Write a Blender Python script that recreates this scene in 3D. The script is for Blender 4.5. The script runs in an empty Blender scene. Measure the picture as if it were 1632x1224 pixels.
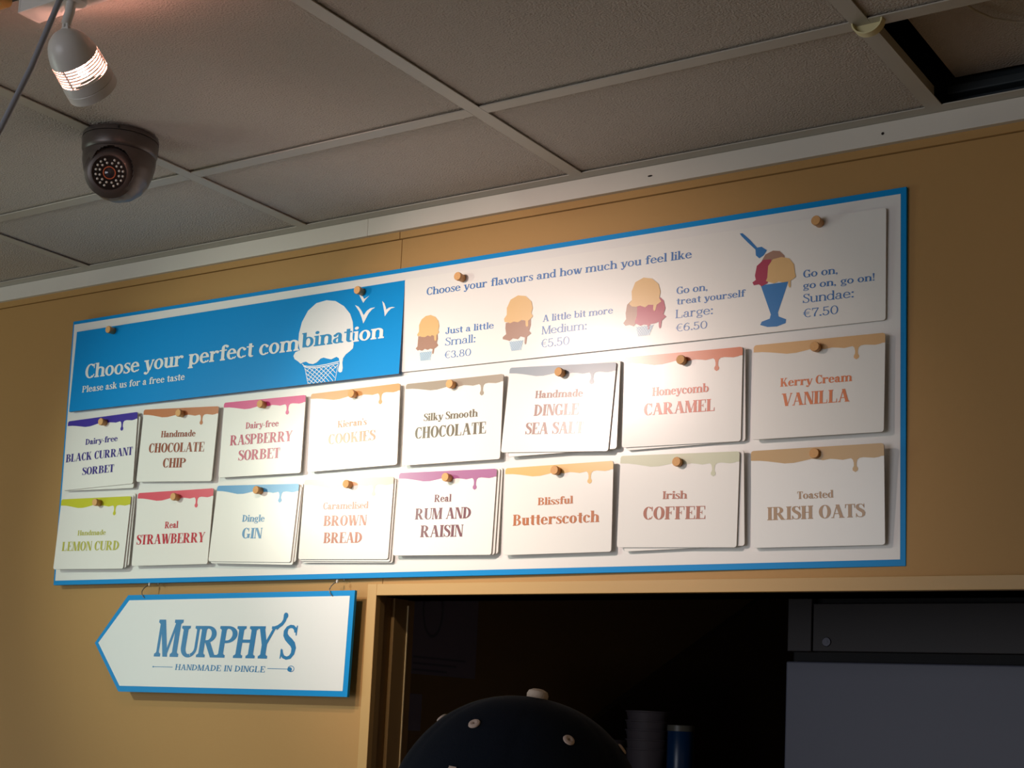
import bpy, bmesh, math, random
from mathutils import Vector, Matrix, Euler
random.seed(7)
PI = math.pi
SC = bpy.context.scene
COL = SC.collection
ZC = 2.5                      # ceiling height above the floor

# ------------------------------------------------------------------ camera
FPX = 2406.16
cam_d = bpy.data.cameras.new('camera')
cam = bpy.data.objects.new('camera', cam_d)
COL.objects.link(cam)
fw = Vector((-0.55678338, 0.81946553, 0.13589893))
rt = Vector((0.82983889, 0.55600245, 0.04720905))
up = Vector((0.03687395, -0.13905943, 0.98959729))
cam.matrix_world = Matrix(((rt.x, up.x, -fw.x, 1.2528), (rt.y, up.y, -fw.y, -2.0876),
                           (rt.z, up.z, -fw.z, ZC - 0.9088), (0, 0, 0, 1)))
cam_d.sensor_width = 36.0
cam_d.lens = FPX / 1632 * 36.0
cam_d.shift_x = 27.9 / 1632
cam_d.shift_y = 209.0 / 1632
cam_d.clip_start = 0.02
SC.camera = cam

# ------------------------------------------------------------------ world, exposure, lights
SC.view_settings.view_transform = 'Standard'
SC.view_settings.look = 'None'
SC.view_settings.gamma = 1.0
SC.view_settings.use_curve_mapping = False
SC.view_settings.exposure = 0.0
w = bpy.data.worlds.new('world'); SC.world = w; w.use_nodes = True
w.node_tree.nodes['Background'].inputs[0].default_value = (0.55, 0.65, 0.9, 1)
w.node_tree.nodes['Background'].inputs[1].default_value = 0.15

def spot(name, loc, target, power, color, size=0.03, cone=70, blend=0.6):
    l = bpy.data.lights.new(name, 'SPOT')
    l.energy = power; l.color = color; l.shadow_soft_size = size
    l.spot_size = math.radians(cone); l.spot_blend = blend
    o = bpy.data.objects.new(name, l); COL.objects.link(o)
    o.location = loc
    o.rotation_euler = (Vector(target) - Vector(loc)).to_track_quat('-Z', 'Y').to_euler()
    return o
def area(name, loc, target, power, color, sx, sy):
    l = bpy.data.lights.new(name, 'AREA'); l.shape = 'RECTANGLE'; l.size = sx; l.size_y = sy
    l.energy = power; l.color = color
    o = bpy.data.objects.new(name, l); COL.objects.link(o); o.location = loc
    o.rotation_euler = (Vector(target) - Vector(loc)).to_track_quat('-Z', 'Y').to_euler()
    return o
LAMP_APEX = Vector((-0.2148, -0.9366, ZC - 0.0871)); LAMP_FRONT = LAMP_APEX + 0.094*Vector((-0.2105, 0.8476, -0.4876))
WARM = (1.0, 0.80, 0.71); COOL = (0.88, 1.0, 0.82)
spot('spot_warm', (-0.545, -1.165, ZC - 0.10), (-0.14, 0, ZC - 0.50), 52, WARM, 0.032, 56, 1.0)
spot('spot_cool', (-1.60, -1.40, ZC - 0.19), (-0.62, 0, ZC - 0.64), 42, COOL, 0.03, 54, 0.9)
area('side_fill', (-2.9, -1.6, 1.5), (-0.9, -0.3, 2.5), 12, (0.80, 1.0, 0.88), 0.9, 1.2)  # invisible greenish fill, added to brighten the left side
area('shop_window', (-1.0, -4.6, 1.6), (-0.6, 0, 1.9), 36, (0.88, 0.90, 0.96), 2.4, 1.4)

# ------------------------------------------------------------------ materials
def lin(c):
    c = c / 255.0
    return c / 12.92 if c <= 0.04045 else ((c + 0.055) / 1.055) ** 2.4
def rgb(r, g, b): return (lin(r), lin(g), lin(b), 1)
MATS = {}
def mat(name, col, rough=0.6, spec=0.5, metal=0.0, emit=None, es=0, bump=None, noise=None, coat=0):
    if name in MATS: return MATS[name]
    m = bpy.data.materials.new(name); m.use_nodes = True
    nt = m.node_tree; b = nt.nodes['Principled BSDF']
    b.inputs['Base Color'].default_value = col
    b.inputs['Roughness'].default_value = rough
    b.inputs['Specular IOR Level'].default_value = spec
    b.inputs['Metallic'].default_value = metal
    if coat:
        b.inputs['Coat Weight'].default_value = coat; b.inputs['Coat Roughness'].default_value = 0.1
    if emit:
        b.inputs['Emission Color'].default_value = emit; b.inputs['Emission Strength'].default_value = es
    tc = None
    if bump or noise:
        tc = nt.nodes.new('ShaderNodeTexCoord')
    if noise:      # (scale, amount): slight variation of the own colour
        n = nt.nodes.new('ShaderNodeTexNoise'); n.inputs['Scale'].default_value = noise[0]; n.inputs['Detail'].default_value = 5
        nt.links.new(tc.outputs['Object'], n.inputs['Vector'])
        mx = nt.nodes.new('ShaderNodeMix'); mx.data_type = 'RGBA'
        mx.inputs[6].default_value = tuple(c * (1 - noise[1]) for c in col[:3]) + (1,)
        mx.inputs[7].default_value = tuple(min(1, c * (1 + noise[1])) for c in col[:3]) + (1,)
        nt.links.new(n.outputs['Fac'], mx.inputs[0]); nt.links.new(mx.outputs[2], b.inputs['Base Color'])
    if bump:       # (scale, strength, distance)
        n2 = nt.nodes.new('ShaderNodeTexNoise'); n2.inputs['Scale'].default_value = bump[0]; n2.inputs['Detail'].default_value = 4
        nt.links.new(tc.outputs['Object'], n2.inputs['Vector'])
        bp = nt.nodes.new('ShaderNodeBump'); bp.inputs['Strength'].default_value = bump[1]; bp.inputs['Distance'].default_value = bump[2]
        nt.links.new(n2.outputs['Fac'], bp.inputs['Height']); nt.links.new(bp.outputs['Normal'], b.inputs['Normal'])
    MATS[name] = m
    return m
def printmat(name, r, g, b): return mat('print_' + name, rgb(r, g, b), 0.275, 0.5)

M_WALL = mat('ochre_paint', rgb(180, 139, 84), 0.55, 0.3, bump=(90, 0.12, 0.002), noise=(1.8, 0.05))
M_TRIM = mat('ochre_gloss', rgb(192, 154, 96), 0.4, 0.4, bump=(60, 0.08, 0.002))
M_BATTEN = mat('white_batten', rgb(215, 208, 198), 0.45, 0.4, noise=(6, 0.04))
M_GRID = mat('grid_metal', rgb(188, 182, 172), 0.45, 0.4)
M_TILE = mat('ceiling_tile', rgb(196, 186, 177), 0.9, 0.2, bump=(300, 0.9, 0.0045), noise=(160, 0.06))
M_PLEN = mat('plenum_dark', rgb(60, 66, 68), 0.8)
M_BOARD = mat('board_white', rgb(236, 234, 232), 0.28, 0.5)
M_CARD = mat('card_white', rgb(240, 238, 234), 0.275, 0.5)
M_EDGE = mat('card_edge', rgb(205, 195, 185), 0.6)
M_BLUE = mat('sign_blue', rgb(0, 142, 216), 0.36, 0.18)
M_NAVYB = mat('blue_edge', rgb(10, 60, 100), 0.5)
M_WOOD = mat('peg_wood', rgb(205, 150, 95), 0.55, 0.4, noise=(200, 0.12))
M_LAMPW = mat('lamp_white', rgb(214, 210, 206), 0.35, 0.5)
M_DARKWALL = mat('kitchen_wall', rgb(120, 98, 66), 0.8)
M_FLOOR = mat('floor_tile', rgb(120, 105, 90), 0.5, noise=(3, 0.1))
M_SHOPWALL = mat('shop_wall', rgb(190, 165, 120), 0.7)
M_STEEL = mat('hook_steel', rgb(150, 150, 150), 0.3, 0.5, 1.0)

# ------------------------------------------------------------------ object helpers
def tag(o, label=None, cat=None, group=None, kind=None):
    if label: o['label'] = label
    if cat: o['category'] = cat
    if group: o['group'] = group
    if kind: o['kind'] = kind
    return o
def link_mesh(name, me, m, parent=None):
    me.name = name
    for mm in (m if isinstance(m, (list, tuple)) else [m]): me.materials.append(mm)
    o = bpy.data.objects.new(name, me); COL.objects.link(o)
    if parent: o.parent = parent
    return o
def obj(name, bm, m, parent=None, smooth=False):
    me = bpy.data.meshes.new(name)
    bmesh.ops.recalc_face_normals(bm, faces=bm.faces)
    bm.to_mesh(me); bm.free()
    if smooth:
        for p in me.polygons: p.use_smooth = True
        try: me.set_sharp_from_angle(angle=math.radians(35))
        except Exception: pass
    return link_mesh(name, me, m, parent)
def empty(name, loc=(0, 0, 0), M=None):
    o = bpy.data.objects.new(name, None); COL.objects.link(o); o.empty_display_size = 0.05
    if M is not None: o.matrix_world = M
    else: o.location = loc
    return o
def bx(bm, x0, x1, y0, y1, z0, z1, bev=0):
    r = bmesh.ops.create_cube(bm, size=1.0, matrix=Matrix.Translation(((x0+x1)/2, (y0+y1)/2, (z0+z1)/2)) @
                              Matrix.Diagonal((abs(x1-x0), abs(y1-y0), abs(z1-z0), 1)))
    if bev:
        es = {e for v in r['verts'] for e in v.link_edges}
        bmesh.ops.bevel(bm, geom=list(es), offset=bev, segments=2, affect='EDGES', profile=0.5)
    return bm
def box(name, x0, x1, y0, y1, z0, z1, m, parent=None, bev=0):
    return obj(name, bx(bmesh.new(), x0, x1, y0, y1, z0, z1, bev), m, parent)
def struct(o): o['kind'] = 'structure'; return o
def lathe(bm, prof, n=32, M=Matrix.Identity(4)):
    """prof: list of (r, z) revolved about local z"""
    rings = []
    for r, z in prof:
        if r < 1e-6: rings.append([bm.verts.new(M @ Vector((0, 0, z)))])
        else: rings.append([bm.verts.new(M @ Vector((r*math.cos(2*PI*i/n), r*math.sin(2*PI*i/n), z))) for i in range(n)])
    for a, b in zip(rings, rings[1:]):
        for i in range(n):
            j = (i+1) % n
            if len(a) == 1 and len(b) == 1: continue
            if len(a) == 1: bm.faces.new((a[0], b[j], b[i]))
            elif len(b) == 1: bm.faces.new((a[i], a[j], b[0]))
            else: bm.faces.new((a[i], a[j], b[j], b[i]))
    return bm
def tube(bm, pts, r, n=8, cap=True):
    pts = [Vector(p) for p in pts]; rings = []
    nrm = None
    for i, p in enumerate(pts):
        t = (pts[min(i+1, len(pts)-1)] - pts[max(i-1, 0)]).normalized()
        if nrm is None:
            nrm = t.orthogonal().normalized()
        nrm = (nrm - t*nrm.dot(t)).normalized(); bn = t.cross(nrm)
        rr = r[i] if isinstance(r, (list, tuple)) else r
        rings.append([bm.verts.new(p + rr*(math.cos(2*PI*k/n)*nrm + math.sin(2*PI*k/n)*bn)) for k in range(n)])
    for a, b in zip(rings, rings[1:]):
        for k in range(n): bm.faces.new((a[k], a[(k+1) % n], b[(k+1) % n], b[k]))
    if cap:
        bm.faces.new(rings[0][::-1]); bm.faces.new(rings[-1])
    return bm
def prism(bm, pts, y0, y1, M=Matrix.Identity(4)):
    """outline pts in the x,z plane extruded from y0 (front) to y1"""
    a = [bm.verts.new(M @ Vector((x, y0, z))) for x, z in pts]; b = [bm.verts.new(M @ Vector((x, y1, z))) for x, z in pts]
    n = len(pts)
    f1 = bm.faces.new(a); f2 = bm.faces.new(b[::-1])
    for i in range(n): bm.faces.new((a[i], b[i], b[(i+1) % n], a[(i+1) % n]))
    return bm
def rrect(w, h, r, n=4, skip=()):
    pts = []
    for k, (cx, cz, a0) in enumerate(((w/2-r, h/2-r, 0), (-w/2+r, h/2-r, 90), (-w/2+r, -h/2+r, 180), (w/2-r, -h/2+r, 270))):
        for i in range(n+1):
            a = math.radians(a0 + 90*i/n); pts.append((cx + r*math.cos(a), cz + r*math.sin(a)))
    return pts
def flat(name, polys, y, m, parent=None):
    """flat print: polygons (or strips) in x,z at depth y, facing -y"""
    vs, fs = [], []
    for p in polys:
        k = len(vs); yy = y - (len(fs) % 64)*2.2e-6; vs += [(x, yy, z) for x, z in p]
        ar = sum(p[i][0]*p[(i+1) % len(p)][1] - p[(i+1) % len(p)][0]*p[i][1] for i in range(len(p)))
        idx = list(range(k, k+len(p)))
        fs.append(idx if ar > 0 else idx[::-1])      # counter-clockwise in x,z faces -y
    me = bpy.data.meshes.new(name); me.from_pydata(vs, [], fs)
    bm = bmesh.new(); bm.from_mesh(me)
    big = [f for f in bm.faces if len(f.verts) > 4]
    if big: bmesh.ops.triangulate(bm, faces=big, ngon_method='EAR_CLIP')
    bm.to_mesh(me); bm.free()
    return link_mesh(name, me, m, parent)

# ------------------------------------------------------------------ lettering: a serif alphabet drawn in code
class Pen:
    """collects polygons of one glyph; s = stem, t = hairline, b = serif height, o = serif overhang, x = x-height"""
    def __init__(q, s, t, b, o, x=0.68): q.s, q.t, q.b, q.o, q.x, q.P = s, t, b, o, x, []
    def r(q, x0, y0, x1, y1): q.P.append([(x0, y0), (x1, y0), (x1, y1), (x0, y1)])
    def poly(q, *p): q.P.append(list(p))
    def arc(q, cx, cy, rx, ry, a0, a1, wx=None, wy=None, n=14):
        wx = q.s if wx is None else wx; wy = q.t if wy is None else wy
        for i in range(n):
            A = [math.radians(a0 + (a1-a0)*k/n) for k in (i, i+1)]
            o_ = [(cx + rx*math.cos(a), cy + ry*math.sin(a)) for a in A]
            n_ = [(cx + (rx-wx)*math.cos(a), cy + (ry-wy)*math.sin(a)) for a in A]
            q.P.append([o_[0], o_[1], n_[1], n_[0]])
    def stroke(q, pts, ws):
        L = []
        for i, (x, y) in enumerate(pts):
            a = pts[max(i-1, 0)]; c = pts[min(i+1, len(pts)-1)]
            dx, dy = c[0]-a[0], c[1]-a[1]; d = math.hypot(dx, dy) or 1; h = ws[i]/2
            L.append(((x-dy/d*h, y+dx/d*h), (x+dy/d*h, y-dx/d*h)))
        for a, c in zip(L, L[1:]): q.P.append([a[0], c[0], c[1], a[1]])
    def dot(q, cx, cy, r, n=12): q.P.append([(cx+r*math.cos(2*PI*i/n), cy+r*math.sin(2*PI*i/n)) for i in range(n)])
    def diag(q, x0, y0, x1, y1, w): q.P.append([(x0-w/2, y0), (x0+w/2, y0), (x1+w/2, y1), (x1-w/2, y1)])
    def ser(q, x0, x1, y, up=1):
        """slab serif under (up=1) or over (up=-1) the stroke x0..x1, with brackets"""
        b, o = q.b, q.o; y2 = y + up*b
        q.r(x0-o, min(y, y2), x1+o, max(y, y2))
        k = o*0.6
        q.poly((x0-k, y2), (x0, y2), (x0, y2+up*k)); q.poly((x1+k, y2), (x1, y2), (x1, y2+up*k))
    def stem(q, x, y0, y1, w=None, bot=1, top=1):
        w = q.s if w is None else w
        q.r(x, y0, x+w, y1)
        if bot: q.ser(x, x+w, y0, 1)
        if top: q.ser(x, x+w, y1, -1)
    def flag(q, x, y, w=None):
        """half serif at the top left of a lower-case stem"""
        w = q.s if w is None else w
        q.r(x-q.o, y-q.b, x+0.01, y)
def glyph(ch, P):
    s, t, b, o, X = P.s, P.t, P.b, P.o, P.x
    D = -0.24
    if ch == ' ': return 0.30
    if ch == 'I': P.stem(o, 0, 1); return s+2*o
    if ch == 'H':
        P.stem(o, 0, 1); P.stem(o+.62-s, 0, 1); P.r(o+s, .48, o+.62-s, .48+t); return .62+2*o
    if ch == 'L':
        P.stem(o, 0, 1); P.r(o, 0, o+.52, b); P.poly((o+.52-t*.8, 0), (o+.53, 0), (o+.53, .30), (o+.53-t*.5, .30)); return .53+2*o
    if ch in 'EF':
        P.stem(o, 0, 1); P.r(o, 1-b, o+.52, 1); P.r(o+s, .48, o+.36, .48+t); P.r(o+.36-t*.6, .38, o+.36, .64)
        P.poly((o+.52-t*.5, .72), (o+.53, .72), (o+.53, 1), (o+.53-t, 1))
        if ch == 'E': P.r(o, 0, o+.54, b); P.poly((o+.54-t, 0), (o+.56, 0), (o+.56, .29), (o+.56-t*.5, .29))
        return .54+1.6*o
    if ch == 'D':
        P.stem(o, 0, 1); P.arc(o+s*.6, .5, .66-s*.6, .5, -90, 90, s*1.05, b); P.r(o, 0, o+s, b); return .66+1.6*o
    if ch == 'B':
        P.stem(o, 0, 1); P.arc(o+s+.05, .755, .30, .245, -90, 90, s*.95, b); P.arc(o+s+.05, .27, .36, .27, -90, 90, s, b)
        P.r(o+s, 1-b, o+s+.06, 1); P.r(o+s, 0, o+s+.06, b); P.r(o+s, .51-.0, o+s+.06, .51+t*.8); return s+.43+1.2*o
    if ch in 'PR':
        P.stem(o, 0, 1); P.arc(o+s+.05, .73, .36 if ch == 'P' else .33, .27, -90, 90, s, b); P.r(o+s, 1-b, o+s+.06, 1); P.r(o+s, .46, o+s+.06, .46+b)
        if ch == 'R':
            P.diag(o+s+.36, 0.0, o+s+.10, .48, s*1.05); P.r(o+s+.30, 0, o+s+.36+s*.5+o, b); return s+.46+s*.4+o
        return s+.43+o
    if ch in 'CG':
        P.arc(.34, .5, .34, .515, 48, 312 if ch == 'C' else 300, s, t)
        P.poly((.56, .66), (.60, .66), (.60, 1.0), (.555, 1.0), (.53, .84)); P.stroke([(.575, .78), (.53, .88), (.45, .96)], [t*.9, t, t])
        if ch == 'C': P.stroke([(.45, .03), (.54, .11), (.60, .26)], [t, t, t*.7]); return .64
        P.stem(.50, .04, .44, s*.95, 0, 1); P.stroke([(.36, .02), (.46, .05), (.55, .1)], [t, t, t]); return .50+s+o
    if ch == 'O': P.arc(.36, .5, .36, .515, 0, 360, s, t, 26); return .72
    if ch == 'S':
        P.stroke([(.46, .80), (.42, .90), (.34, .965), (.24, .975), (.14, .93), (.09, .83), (.10, .72), (.18, .62), (.30, .53), (.41, .44), (.475, .32),
                  (.46, .16), (.38, .05), (.26, .02), (.14, .06), (.07, .15), (.04, .27)],
                 [t, t, t, t, s*.6, s*.85, s*.9, s*.98, s*1.05, s, s*.9, s*.75, t*1.2, t, t, t, t*.8])
        P.poly((.47, .70), (.505, .70), (.505, 1.0), (.47, 1.0), (.44, .86)); P.poly((.015, .0), (.05, .0), (.075, .13), (.05, .30), (.015, .30)); return .54
    if ch == 'U':
        P.r(o, .3, o+s, 1); P.ser(o, o+s, 1, -1); P.r(o+.60-t, .3, o+.60, 1); P.ser(o+.60-t, o+.60, 1, -1)
        P.arc(o+.30, .3, .30, .315, 180, 290, s, t*1.1); P.arc(o+.30, .3, .30, .315, 290, 360, t, t*1.1); return .60+2*o
    if ch == 'V':
        P.diag(o+s/2, 1, .36, 0, s); P.diag(.66, 1, .37+t/2, 0, t); P.ser(o*.6, o*.6+s, 1, -1); P.ser(.66-t/2, .66+t/2, 1, -1); return .68+o
    if ch == 'W':
        P.diag(o+s/2, 1, .31, 0, s); P.diag(.50, 1, .32+t/2, 0, t); P.diag(.50, 1, .70, 0, s); P.diag(.94, 1, .71+t/2, 0, t)
        P.ser(o*.6, o*.6+s, 1, -1); P.ser(.46, .54, 1, -1); P.ser(.94-t/2, .94+t/2, 1, -1); return .97+o
    if ch == 'A':
        P.diag(o+t/2+.02, 0, .34, 1, t); P.diag(.62, 0, .36, 1, s); P.r(.15, .30, .52, .30+t); P.ser(o, o+t, 0, 1); P.ser(.62-s/2, .62+s/2, 0, 1); return .62+s/2+o
    if ch == 'M':
        P.stem(o, 0, 1, t); P.diag(o+s/2, 1, .42, 0.0, s); P.diag(.72, 1, .42, 0.0, t*.9); P.stem(.72-s*.3, 0, 1); P.ser(o, o+s*.6, 1, -1); return .72+s*.7+o
    if ch == 'N':
        P.stem(o, 0, 1, t); P.diag(o+s/2, 1, .58-s*.1, 0.0, s); P.r(.60-t*.4, 0, .60+t*.6, 1); P.ser(.60-t*.4, .60+t*.6, 1, -1); return .62+o
    if ch == 'K':
        P.stem(o, 0, 1); P.diag(.56, 1, o+s, .36, t*1.1); P.diag(.60, 0, o+s+.12, .55, s); P.ser(.50, .60, 1, -1); P.ser(.60-s/2, .60+s/2, 0, 1); return .62+s/2+o
    if ch == 'Y':
        P.diag(o+s/2, 1, .33, .42, s); P.diag(.62, 1, .36, .42, t); P.stem(.33-s/2, 0, .46, s, 1, 0); P.ser(o*.5, o*.5+s, 1, -1); P.ser(.62-t/2, .62+t/2, 1, -1); return .66+o
    if ch == 'T':
        P.stem(.30-s/2, 0, 1, s, 1, 0); P.r(.02, 1-b, .58, 1); P.poly((.01, .70), (.01+t*.5, .70), (.02+t, 1), (.01, 1)); P.poly((.59, .70), (.59-t*.5, .70), (.58-t, 1), (.59, 1)); return .61
    if ch == 'J':
        P.r(.26, .22, .26+s, 1); P.ser(.26, .26+s, 1, -1); P.arc(.19, .24, .07+s, .26, 180, 360, s*.8, t*1.2); P.dot(.06, .25, s*.52); return .28+s+o
    # lower case
    r_ = .27
    if ch == 'o': P.arc(.29, X/2, .29, X/2+.012, 0, 360, s*.95, t, 24); return .60
    if ch in 'ce':
        P.arc(.28, X/2, .28, X/2+.012, 55 if ch == 'c' else 0, 315, s*.95, t)
        if ch == 'c': P.dot(.44, X*.78, s*.48); P.stroke([(.45, .06), (.52, .15)], [t, t*.8]); return .55
        P.r(.08, X*.50, .55, X*.50+t); P.poly((.56-s*.9, X*.5), (.56, X*.5), (.555, X*.6), (.55-s*.85, X*.62)); P.stroke([(.44, .045), (.54, .17)], [t, t*.8]); return .58
    if ch in 'bdpq':
        if ch == 'b': P.r(o, 0.02, o+s, 1.02); P.flag(o, 1.02); P.arc(o+.29, X/2, .29, X/2+.012, -150, 150, s*.95, t); return .60+o
        if ch == 'd': P.r(.55-s, 0, .55, 1.02); P.flag(.55-s, 1.02); P.r(.55-.01, 0, .55+o, b); P.arc(.28, X/2, .28, X/2+.012, 30, 330, s*.95, t); return .56+o
        if ch == 'p': P.stem(o, D, X, s, 1, 0); P.flag(o, X); P.arc(o+.29, X/2, .29, X/2+.012, -150, 150, s*.95, t); return .60+o
    if ch == 'a':
        P.r(.46-s, .06, .46, X*.72); P.arc(.27, X*.70, .19, X*.32, 0, 160, s*.95, t*1.1); P.dot(.12, X*.76, s*.5)
        P.arc(.22, .19, .21, .20, 90, 300, s*.9, t); P.r(.22, .33, .46, .33+t*.9)
        P.stroke([(.30, .03), (.40, .10)], [t, t]); P.stroke([(.46-s/2, .12), (.48, .04), (.56, .035)], [s, s*.6, t*.8]); return .58
    if ch == 'f':
        P.stem(.12, 0, .82, s, 1, 0); P.r(.0, X-b, .42, X); P.arc(.12+.20, .82, .20, .21, 35, 180, s, t*1.1); P.dot(.44, .90, s*.48); return .44
    if ch == 'g':
        P.arc(.26, X*.64, .24, X*.37, 0, 360, s*.85, t, 22); P.stroke([(.20, .19), (.12, .12), (.18, .05), (.34, .03), (.48, -.02), (.50, -.12), (.40, -.21), (.24, -.235), (.10, -.20), (.05, -.12), (.12, -.03), (.2, .02)],
                 [t, t, s*.7, s*.8, s*.8, s*.6, t, t, t, t*1.2, t, t]); P.stroke([(.44, X*.88), (.52, X*1.0), (.57, X*.97)], [t, t, s*.6]); return .58
    if ch in 'hnm':
        n_ = 2 if ch == 'm' else 1; x = o
        P.stem(x, 0, 1.02 if ch == 'h' else X, s, 1, 0); P.flag(x, 1.02 if ch == 'h' else X)
        for k in range(n_):
            P.arc(x+s*.5+.20, X-.22, .22+s*.3, .235, 0, 170, s, t*1.2); x2 = x+s*.8+.42-s
            P.stem(x2, 0, X-.2, s, 1, 0); x = x2
        return x+s+o
    if ch == 'i': P.stem(o, 0, X, s, 1, 0); P.flag(o, X); P.dot(o+s*.5, X+.21, s*.60); return s+2*o
    if ch == 'l': P.stem(o, 0, 1.02, s, 1, 0); P.flag(o, 1.02); return s+2*o
    if ch == 'k':
        P.stem(o, 0, 1.02, s, 1, 0); P.flag(o, 1.02); P.diag(.46, X, o+s, .22, t*1.1); P.diag(.52, 0, o+s+.08, .40, s); P.ser(.42, .48, X, -1); P.ser(.52-s/2, .52+s/2, 0, 1); return .54+s/2+o*.7
    if ch == 'r': P.stem(o, 0, X, s, 1, 0); P.flag(o, X); P.arc(o+s+.16, X-.19, .18, .20, 60, 180, t*1.2, t*1.3); P.dot(o+s+.23, X-.10, s*.52); return s+.34+o
    if ch == 's':
        P.stroke([(.37, X-.12), (.32, X-.045), (.22, X-.02), (.12, X-.06), (.08, X-.15), (.14, X-.25), (.26, X*.5), (.37, .22), (.36, .10), (.27, .02), (.18, .02), (.09, .06), (.05, .15)],
                 [t, t, t, t, s*.8, s*.85, s*.95, s*.9, s*.75, t, t, t, t])
        P.r(.375, X-.20, .41, X); P.r(.015, 0, .05, .22); return .45
    if ch == 't':
        P.r(.12, .18, .12+s, .88); P.r(0, X-b, .40, X); P.arc(.12+.17, .18, .17, .20, 180, 320, s, t*1.1); return .42
    if ch == 'u':
        P.r(o, .2, o+s, X); P.flag(o, X); P.arc(o+.21, .22, .21, .235, 180, 330, s, t*1.1); P.r(.56-s+o*.2, 0, .56+o*.2, X); P.flag(.56-s+o*.2, X); P.r(.55, 0, .56+o*1.2, b); return .58+o
    if ch in 'vy':
        P.diag(.12, X, .30, 0, s); P.diag(.53, X, .31+t/2, 0, t*1.1); P.ser(.12-s/2, .12+s/2, X, -1); P.ser(.51, .55, X, -1)
        if ch == 'y': P.stroke([(.31, .03), (.24, -.15), (.16, -.22), (.08, -.20)], [t*1.2, t*1.2, t*1.3, t*1.3]); P.dot(.08, -.16, s*.48)
        return .60
    if ch == 'w':
        P.diag(.11, X, .26, 0, s); P.diag(.42, X, .27+t/2, 0, t*1.1); P.diag(.42, X, .56, 0, s); P.diag(.76, X, .57+t/2, 0, t*1.1); P.ser(.11-s/2, .11+s/2, X, -1); P.ser(.74, .78, X, -1); return .82
    # digits and signs
    if ch == '0': P.arc(.30, .5, .30, .515, 0, 360, s*.9, t, 24); return .64
    if ch == '3':
        P.arc(.26, .74, .23, .26, -80, 150, s*.9, t*1.1); P.arc(.26, .26, .27, .28, -150, 85, s*.95, t*1.1); P.dot(.08, .80, s*.5); P.dot(.06, .2, s*.55); return .58
    if ch == '5':
        P.r(.07, .50, .07+t, 1); P.poly((.07, 1-b*1.3), (.46, 1-b*1.3), (.49, 1), (.07, 1)); P.arc(.24, .31, .29, .33, -145, 130, s*.95, t*1.1); P.dot(.06, .2, s*.55); return .60
    if ch == '6': P.arc(.29, .31, .27, .325, 0, 360, s*.9, t, 22); P.arc(.37, .42, .36, .60, 80, 190, s*.95, t*1.1); P.dot(.48, .88, s*.48); return .62
    if ch == '7': P.r(.03, 1-b*1.4, .54, 1); P.r(.03, .74, .03+t*.8, 1); P.stroke([(.52, .96), (.36, .60), (.25, .30), (.23, 0)], [t, s*.7, s, s*1.1]); return .58
    if ch == '8': P.arc(.29, .745, .22, .265, 0, 360, s*.8, t, 22); P.arc(.29, .27, .27, .285, 0, 360, s*.9, t, 22); return .62
    if ch == '€': P.arc(.40, .5, .33, .515, 50, 310, s*.85, t); P.r(0, .55, .50, .55+t*.85); P.r(0, .38, .47, .38+t*.85); return .66
    if ch == '.': P.dot(.10, .07, .085); return .24
    if ch == ',': P.dot(.10, .07, .085); P.stroke([(.15, .07), (.13, -.07), (.05, -.15)], [.07, .06, .03]); return .26
    if ch == ':': P.dot(.12, .07, .085); P.dot(.12, X-.10, .085); return .30
    if ch == '!': P.dot(.12, .07, .085); P.poly((.10, .25), (.14, .25), (.20, 1.02), (.04, 1.02)); return .28
    if ch == "'": P.poly((.07, .66), (.10, .66), (.17, 1.02), (.03, 1.02)); return .20
    if ch == '-': P.r(.03, X*.42, .30, X*.42+t*1.3); return .34
    raise ValueError(ch)
STYLES = {'slab': dict(s=.150, t=.078, b=.075, o=.062), 'banner': dict(s=.180, t=.090, b=.085, o=.060, x=.71), 'fat': dict(s=.195, t=.070, b=.070, o=.058),
          'card': dict(s=.210, t=.056, b=.055, o=.055), 'light': dict(s=.105, t=.062, b=.062, o=.055),
          'cap': dict(s=.180, t=.100, b=.085, o=.070)}
def text_polys(txt, x0, z0, x1, h, style='card', gap=.055, shear=0.0, bow=0.0):
    """one line fitted between x0 and x1 on the baseline z0 with capital height h; returns a list of (char index, polygons)"""
    out, cur = [], 0.0
    for i, ch in enumerate(txt):
        P = Pen(**STYLES[style]); a = glyph(ch, P)
        out.append((i, [[(x+cur, y) for x, y in p] for p in P.P])); cur += a + gap
    cur -= gap
    kx = (x1-x0)/cur
    return [(i, [[(x0 + x*kx + shear*y*h, z0 + y*h) for x, y in p] for p in ps]) for i, ps in out]
def line(*a, **k): return [p for _, ps in text_polys(*a, **k) for p in ps]

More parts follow.
